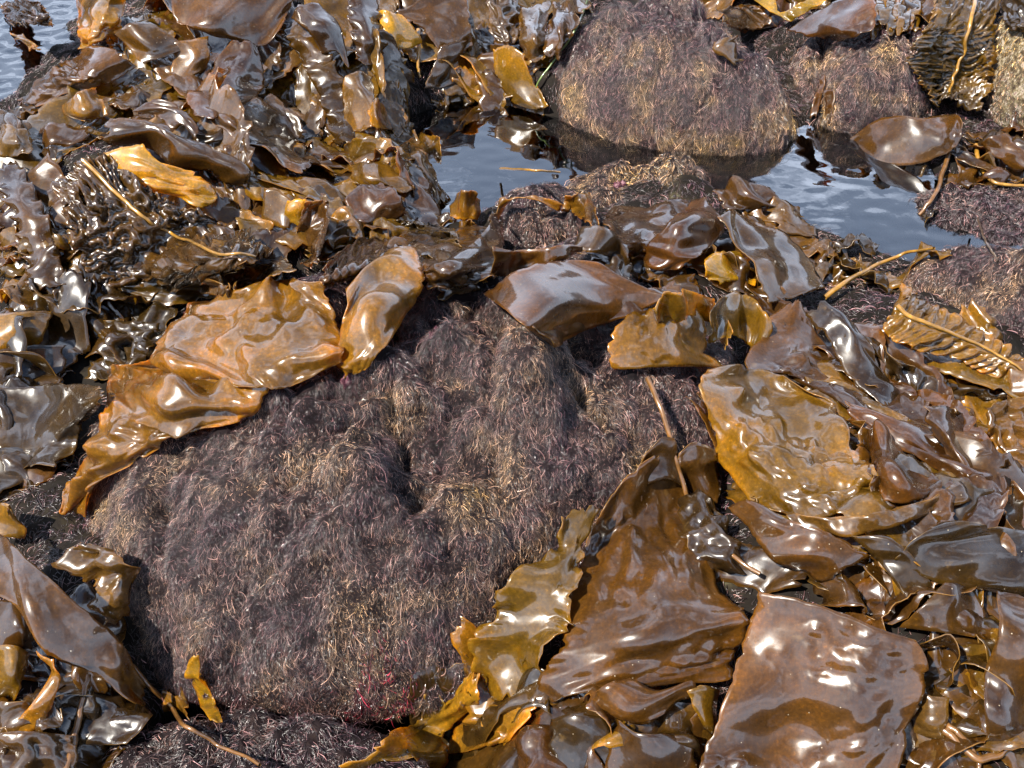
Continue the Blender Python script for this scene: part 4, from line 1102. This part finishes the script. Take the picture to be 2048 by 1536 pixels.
fill("lower left corner", (-20, 1240, 200, 1520), 7, (.12, .24), (.06, .10), ['dark', 'brown', 'brown'], ST, (.3, 1.5), -.8)
fill("tangle right of centre", (1180, 440, 1640, 580), 10, (.14, .3), (.06, .11), ['dark', 'brown', 'brown', 'tan'], ST, (.4, 1.6), -.5)
fill("wet tangle by the pool", (1600, 440, 1800, 560), 9, (.12, .24), (.04, .08), ['dark', 'brown', 'dark', 'olive'], ['smooth', 'ruffle', 'crinkle'], (.4, 1.4), -.6)
fill("right side tangle", (1640, 740, 2060, 1040), 20, (.3, .6), (.09, .14), ['brown', 'red', 'amber', 'brown', 'olive'], ['smooth', 'smooth', 'fold', 'dimple', 'crinkle'], (.4, 2), -.7)
fill("lower right tangle", (1420, 1020, 2060, 1160), 9, (.16, .3), (.07, .12), ['dark', 'brown', 'brown'], ['smooth', 'fold'], (.2, .8), -.8)
fill("bottom edge tangle", (960, 1430, 1480, 1560), 12, (.14, .28), (.07, .12), ['brown', 'dark', 'brown', 'red', 'gold'], ['smooth', 'fold', 'dimple'], (.4, 1.6), -.6)
fill("bottom right corner", (1830, 1290, 2060, 1540), 9, (.14, .26), (.06, .10), ['brown', 'dark', 'olive', 'brown'], ['smooth', 'fold', 'dimple'], (.4, 1.6), -1.2)
fill("upper right shore", (1740, -20, 1860, 60), 6, (.14, .3), (.05, .10), ['olive', 'gold', 'brown', 'tan'], ST, (1, 3), DOWN)
fill("shore right of the pool", (1930, 280, 2060, 370), 8, (.14, .28), (.04, .08), ['brown', 'red', 'dark', 'tan'], ['smooth', 'ruffle'], (.4, 1.5), -.5)
fill("shore behind the far boulders", (1180, -50, 1760, -10), 8, (.2, .4), (.10, .16), ['brown', 'olive', 'tan', 'red'], ['smooth', 'fold'], (.5, 2), 0)
fill("shade beside the golden folds", (170, 560, 320, 700), 7, (.16, .3), (.08, .13), ['dark', 'brown', 'dark'], ['smooth', 'fold', 'crinkle'], (.2, .8), -1.2)
# ------------------------------------------------------------------ turf algae on the rocks: fine wet strands
allV, allF, off = [], [], 0
for V, F in BLADES:
    allV.append(V); allF.append(F + off); off += len(V)
KB = BVHTree.FromPolygons(np.concatenate(allV).tolist(), np.concatenate(allF).tolist())

def turf(parent, V, F, count, length, rad, mat, seed, flow=1.0, name="turf_algae", up=.5, cull=True, zmin=-1, window=None, label=None):
    g = np.random.default_rng(seed)
    tri = np.concatenate([F[:, [0, 1, 2]], F[:, [0, 2, 3]]])
    A, Bq, Cq = V[tri[:, 0]], V[tri[:, 1]], V[tri[:, 2]]
    nrm = np.cross(Bq - A, Cq - A); area = np.linalg.norm(nrm, axis=1) * .5
    nn = nrm / (2 * area[:, None] + 1e-12)
    flip = np.where(nn[:, 2] < -0.5, 0, 1)
    view = CAM - A; view /= np.linalg.norm(view, axis=1, keepdims=True)
    facing = np.sum(nn * view, 1)
    w = area * (facing > -.35) * (A[:, 2] > zmin)                       # the side of the rock that can be seen from the shore here
    if w.sum() <= 0: return None
    t = g.choice(len(tri), count, p=w / w.sum())
    r1, r2 = g.random(count), g.random(count)
    k = r1 + r2 > 1; r1[k], r2[k] = 1 - r1[k], 1 - r2[k]
    P = A[t] + r1[:, None] * (Bq - A)[t] + r2[:, None] * (Cq - A)[t]
    N = nn[t]
    if window is not None:
        m = window(P); P, N = P[m], N[m]
    cw = Waves(seed + 7, 3, .022, 2)
    m = g.random(len(P)) < np.clip(.78 + .55 * cw(P[:, 0], P[:, 1], P[:, 2]), .45, 1); P, N = P[m], N[m]
    if cull:
        keep = np.ones(len(P), bool)
        for i in range(len(P)):
            h = KB.ray_cast(Vector(P[i]), Vector((0, 0, 1)), .024)
            if h[0] is not None: keep[i] = False
        P, N = P[keep], N[keep]
    n = len(P)
    if n == 0: return None
    down = np.array([0, 0, -1.0]) - N * (-N[:, 2])[:, None]
    dl = np.linalg.norm(down, axis=1, keepdims=True)
    down = down / (dl + 1e-6) * np.clip(dl * 2.2, .25, 1)
    down += np.array([.05, -.25, 0])
    wx, wy = Waves(seed + 1, 3, .09, 2), Waves(seed + 2, 3, .09, 2)
    sw = np.stack([wx(P[:, 0], P[:, 1], P[:, 2]), wy(P[:, 0], P[:, 1], P[:, 2]), np.zeros(n)], -1)
    D = flow * 1.0 * down + .2 * sw + g.normal(0, .48, (n, 3))
    D -= N * np.sum(D * N, 1, keepdims=True)
    D /= np.linalg.norm(D, axis=1, keepdims=True) + 1e-6
    lw = Waves(seed + 3, 3, .06, 2)
    Ln = length * np.clip(g.normal(1, .3, n), .4, 1.9) * np.clip(1 + .35 * lw(P[:, 0], P[:, 1], P[:, 2]), .4, 1.8)
    Ln = Ln * np.where(g.random(n) < .10, 1.8, 1.0)
    u = up * np.clip(g.normal(1, .4, n), .2, 2)
    K = 4
    s = np.linspace(0, 1, K)
    side = np.cross(N, D)
    bend = g.normal(0, .13, n)
    pos = (P[:, None] - N[:, None] * .001 + D[:, None] * (Ln[:, None] * s)[..., None]
           + N[:, None] * (Ln[:, None] * u[:, None] * (1.7 * s - 1.35 * s * s))[..., None]
           + side[:, None] * (Ln[:, None] * bend[:, None] * s ** 2)[..., None])
    pos[:, 1:, :] += g.normal(0, .00035, (n, K - 1, 3))
    cu = bpy.data.hair_curves.new(name)
    cu.add_curves([K] * n)
    base = np.array(parent.location)
    cu.attributes["position"].data.foreach_set("vector", (pos - base).astype(np.float32).ravel())
    ra = cu.attributes.get("radius") or cu.attributes.new("radius", 'FLOAT', 'POINT')
    rr = rad * np.array([1, 1, .8, .4])[None] * g.uniform(.6, 1.25, n)[:, None]
    ra.data.foreach_set("value", rr.astype(np.float32).ravel())
    cu.materials.append(mat)
    o = bpy.data.objects.new(name, cu); COL.objects.link(o)
    o.parent = parent; o["kind"] = "stuff"
    if label: o["label"] = label
    return o

SPEC = [  # count, length, radius, material
    (900000, .0088, .00019, M_TURF, -.03), (330000, .0115, .00032, M_TURF_FAR, -.03), (190000, .0115, .00032, M_TURF_FAR, -.03),
    (60000, .010, .0003, M_TURF, -1), (60000, .010, .0003, M_TURF_YEL, -1), (20000, .012, .00038, M_TURF_YEL, -1),
    (130000, .010, .00028, M_TURF, -1), (80000, .009, .00024, M_TURF_DARK, -1), (26000, .012, .0003, M_TURF_DARK, -1),
    (70000, .010, .0004, M_TURF_DARK, -1), (50000, .009, .0005, M_TURF_YEL, -1), (40000, .013, .0003, M_TURF_DARK, -1)]
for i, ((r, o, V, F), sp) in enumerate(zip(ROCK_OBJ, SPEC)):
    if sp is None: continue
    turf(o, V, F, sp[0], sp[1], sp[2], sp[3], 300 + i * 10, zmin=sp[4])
# the red fringe low on the front of the big boulder
r, o, V, F = ROCK_OBJ[0]
red = flat(np.array([[765, 1425]]), .02)[0]
turf(o, V, F, 150000, .010, .0004, M_TURF_RED, 990, name="red_algae_tuft", up=.5, zmin=-.03, cull=False,
     window=lambda P: np.hypot(P[:, 0] - red[0], (P[:, 1] - red[1])) < .05 * (1 + .5 * np.sin(P[:, 0] * 190) * np.cos(P[:, 1] * 150)), label="crimson algae tuft low on the boulder's front")
# dark turf in the gaps between the kelp
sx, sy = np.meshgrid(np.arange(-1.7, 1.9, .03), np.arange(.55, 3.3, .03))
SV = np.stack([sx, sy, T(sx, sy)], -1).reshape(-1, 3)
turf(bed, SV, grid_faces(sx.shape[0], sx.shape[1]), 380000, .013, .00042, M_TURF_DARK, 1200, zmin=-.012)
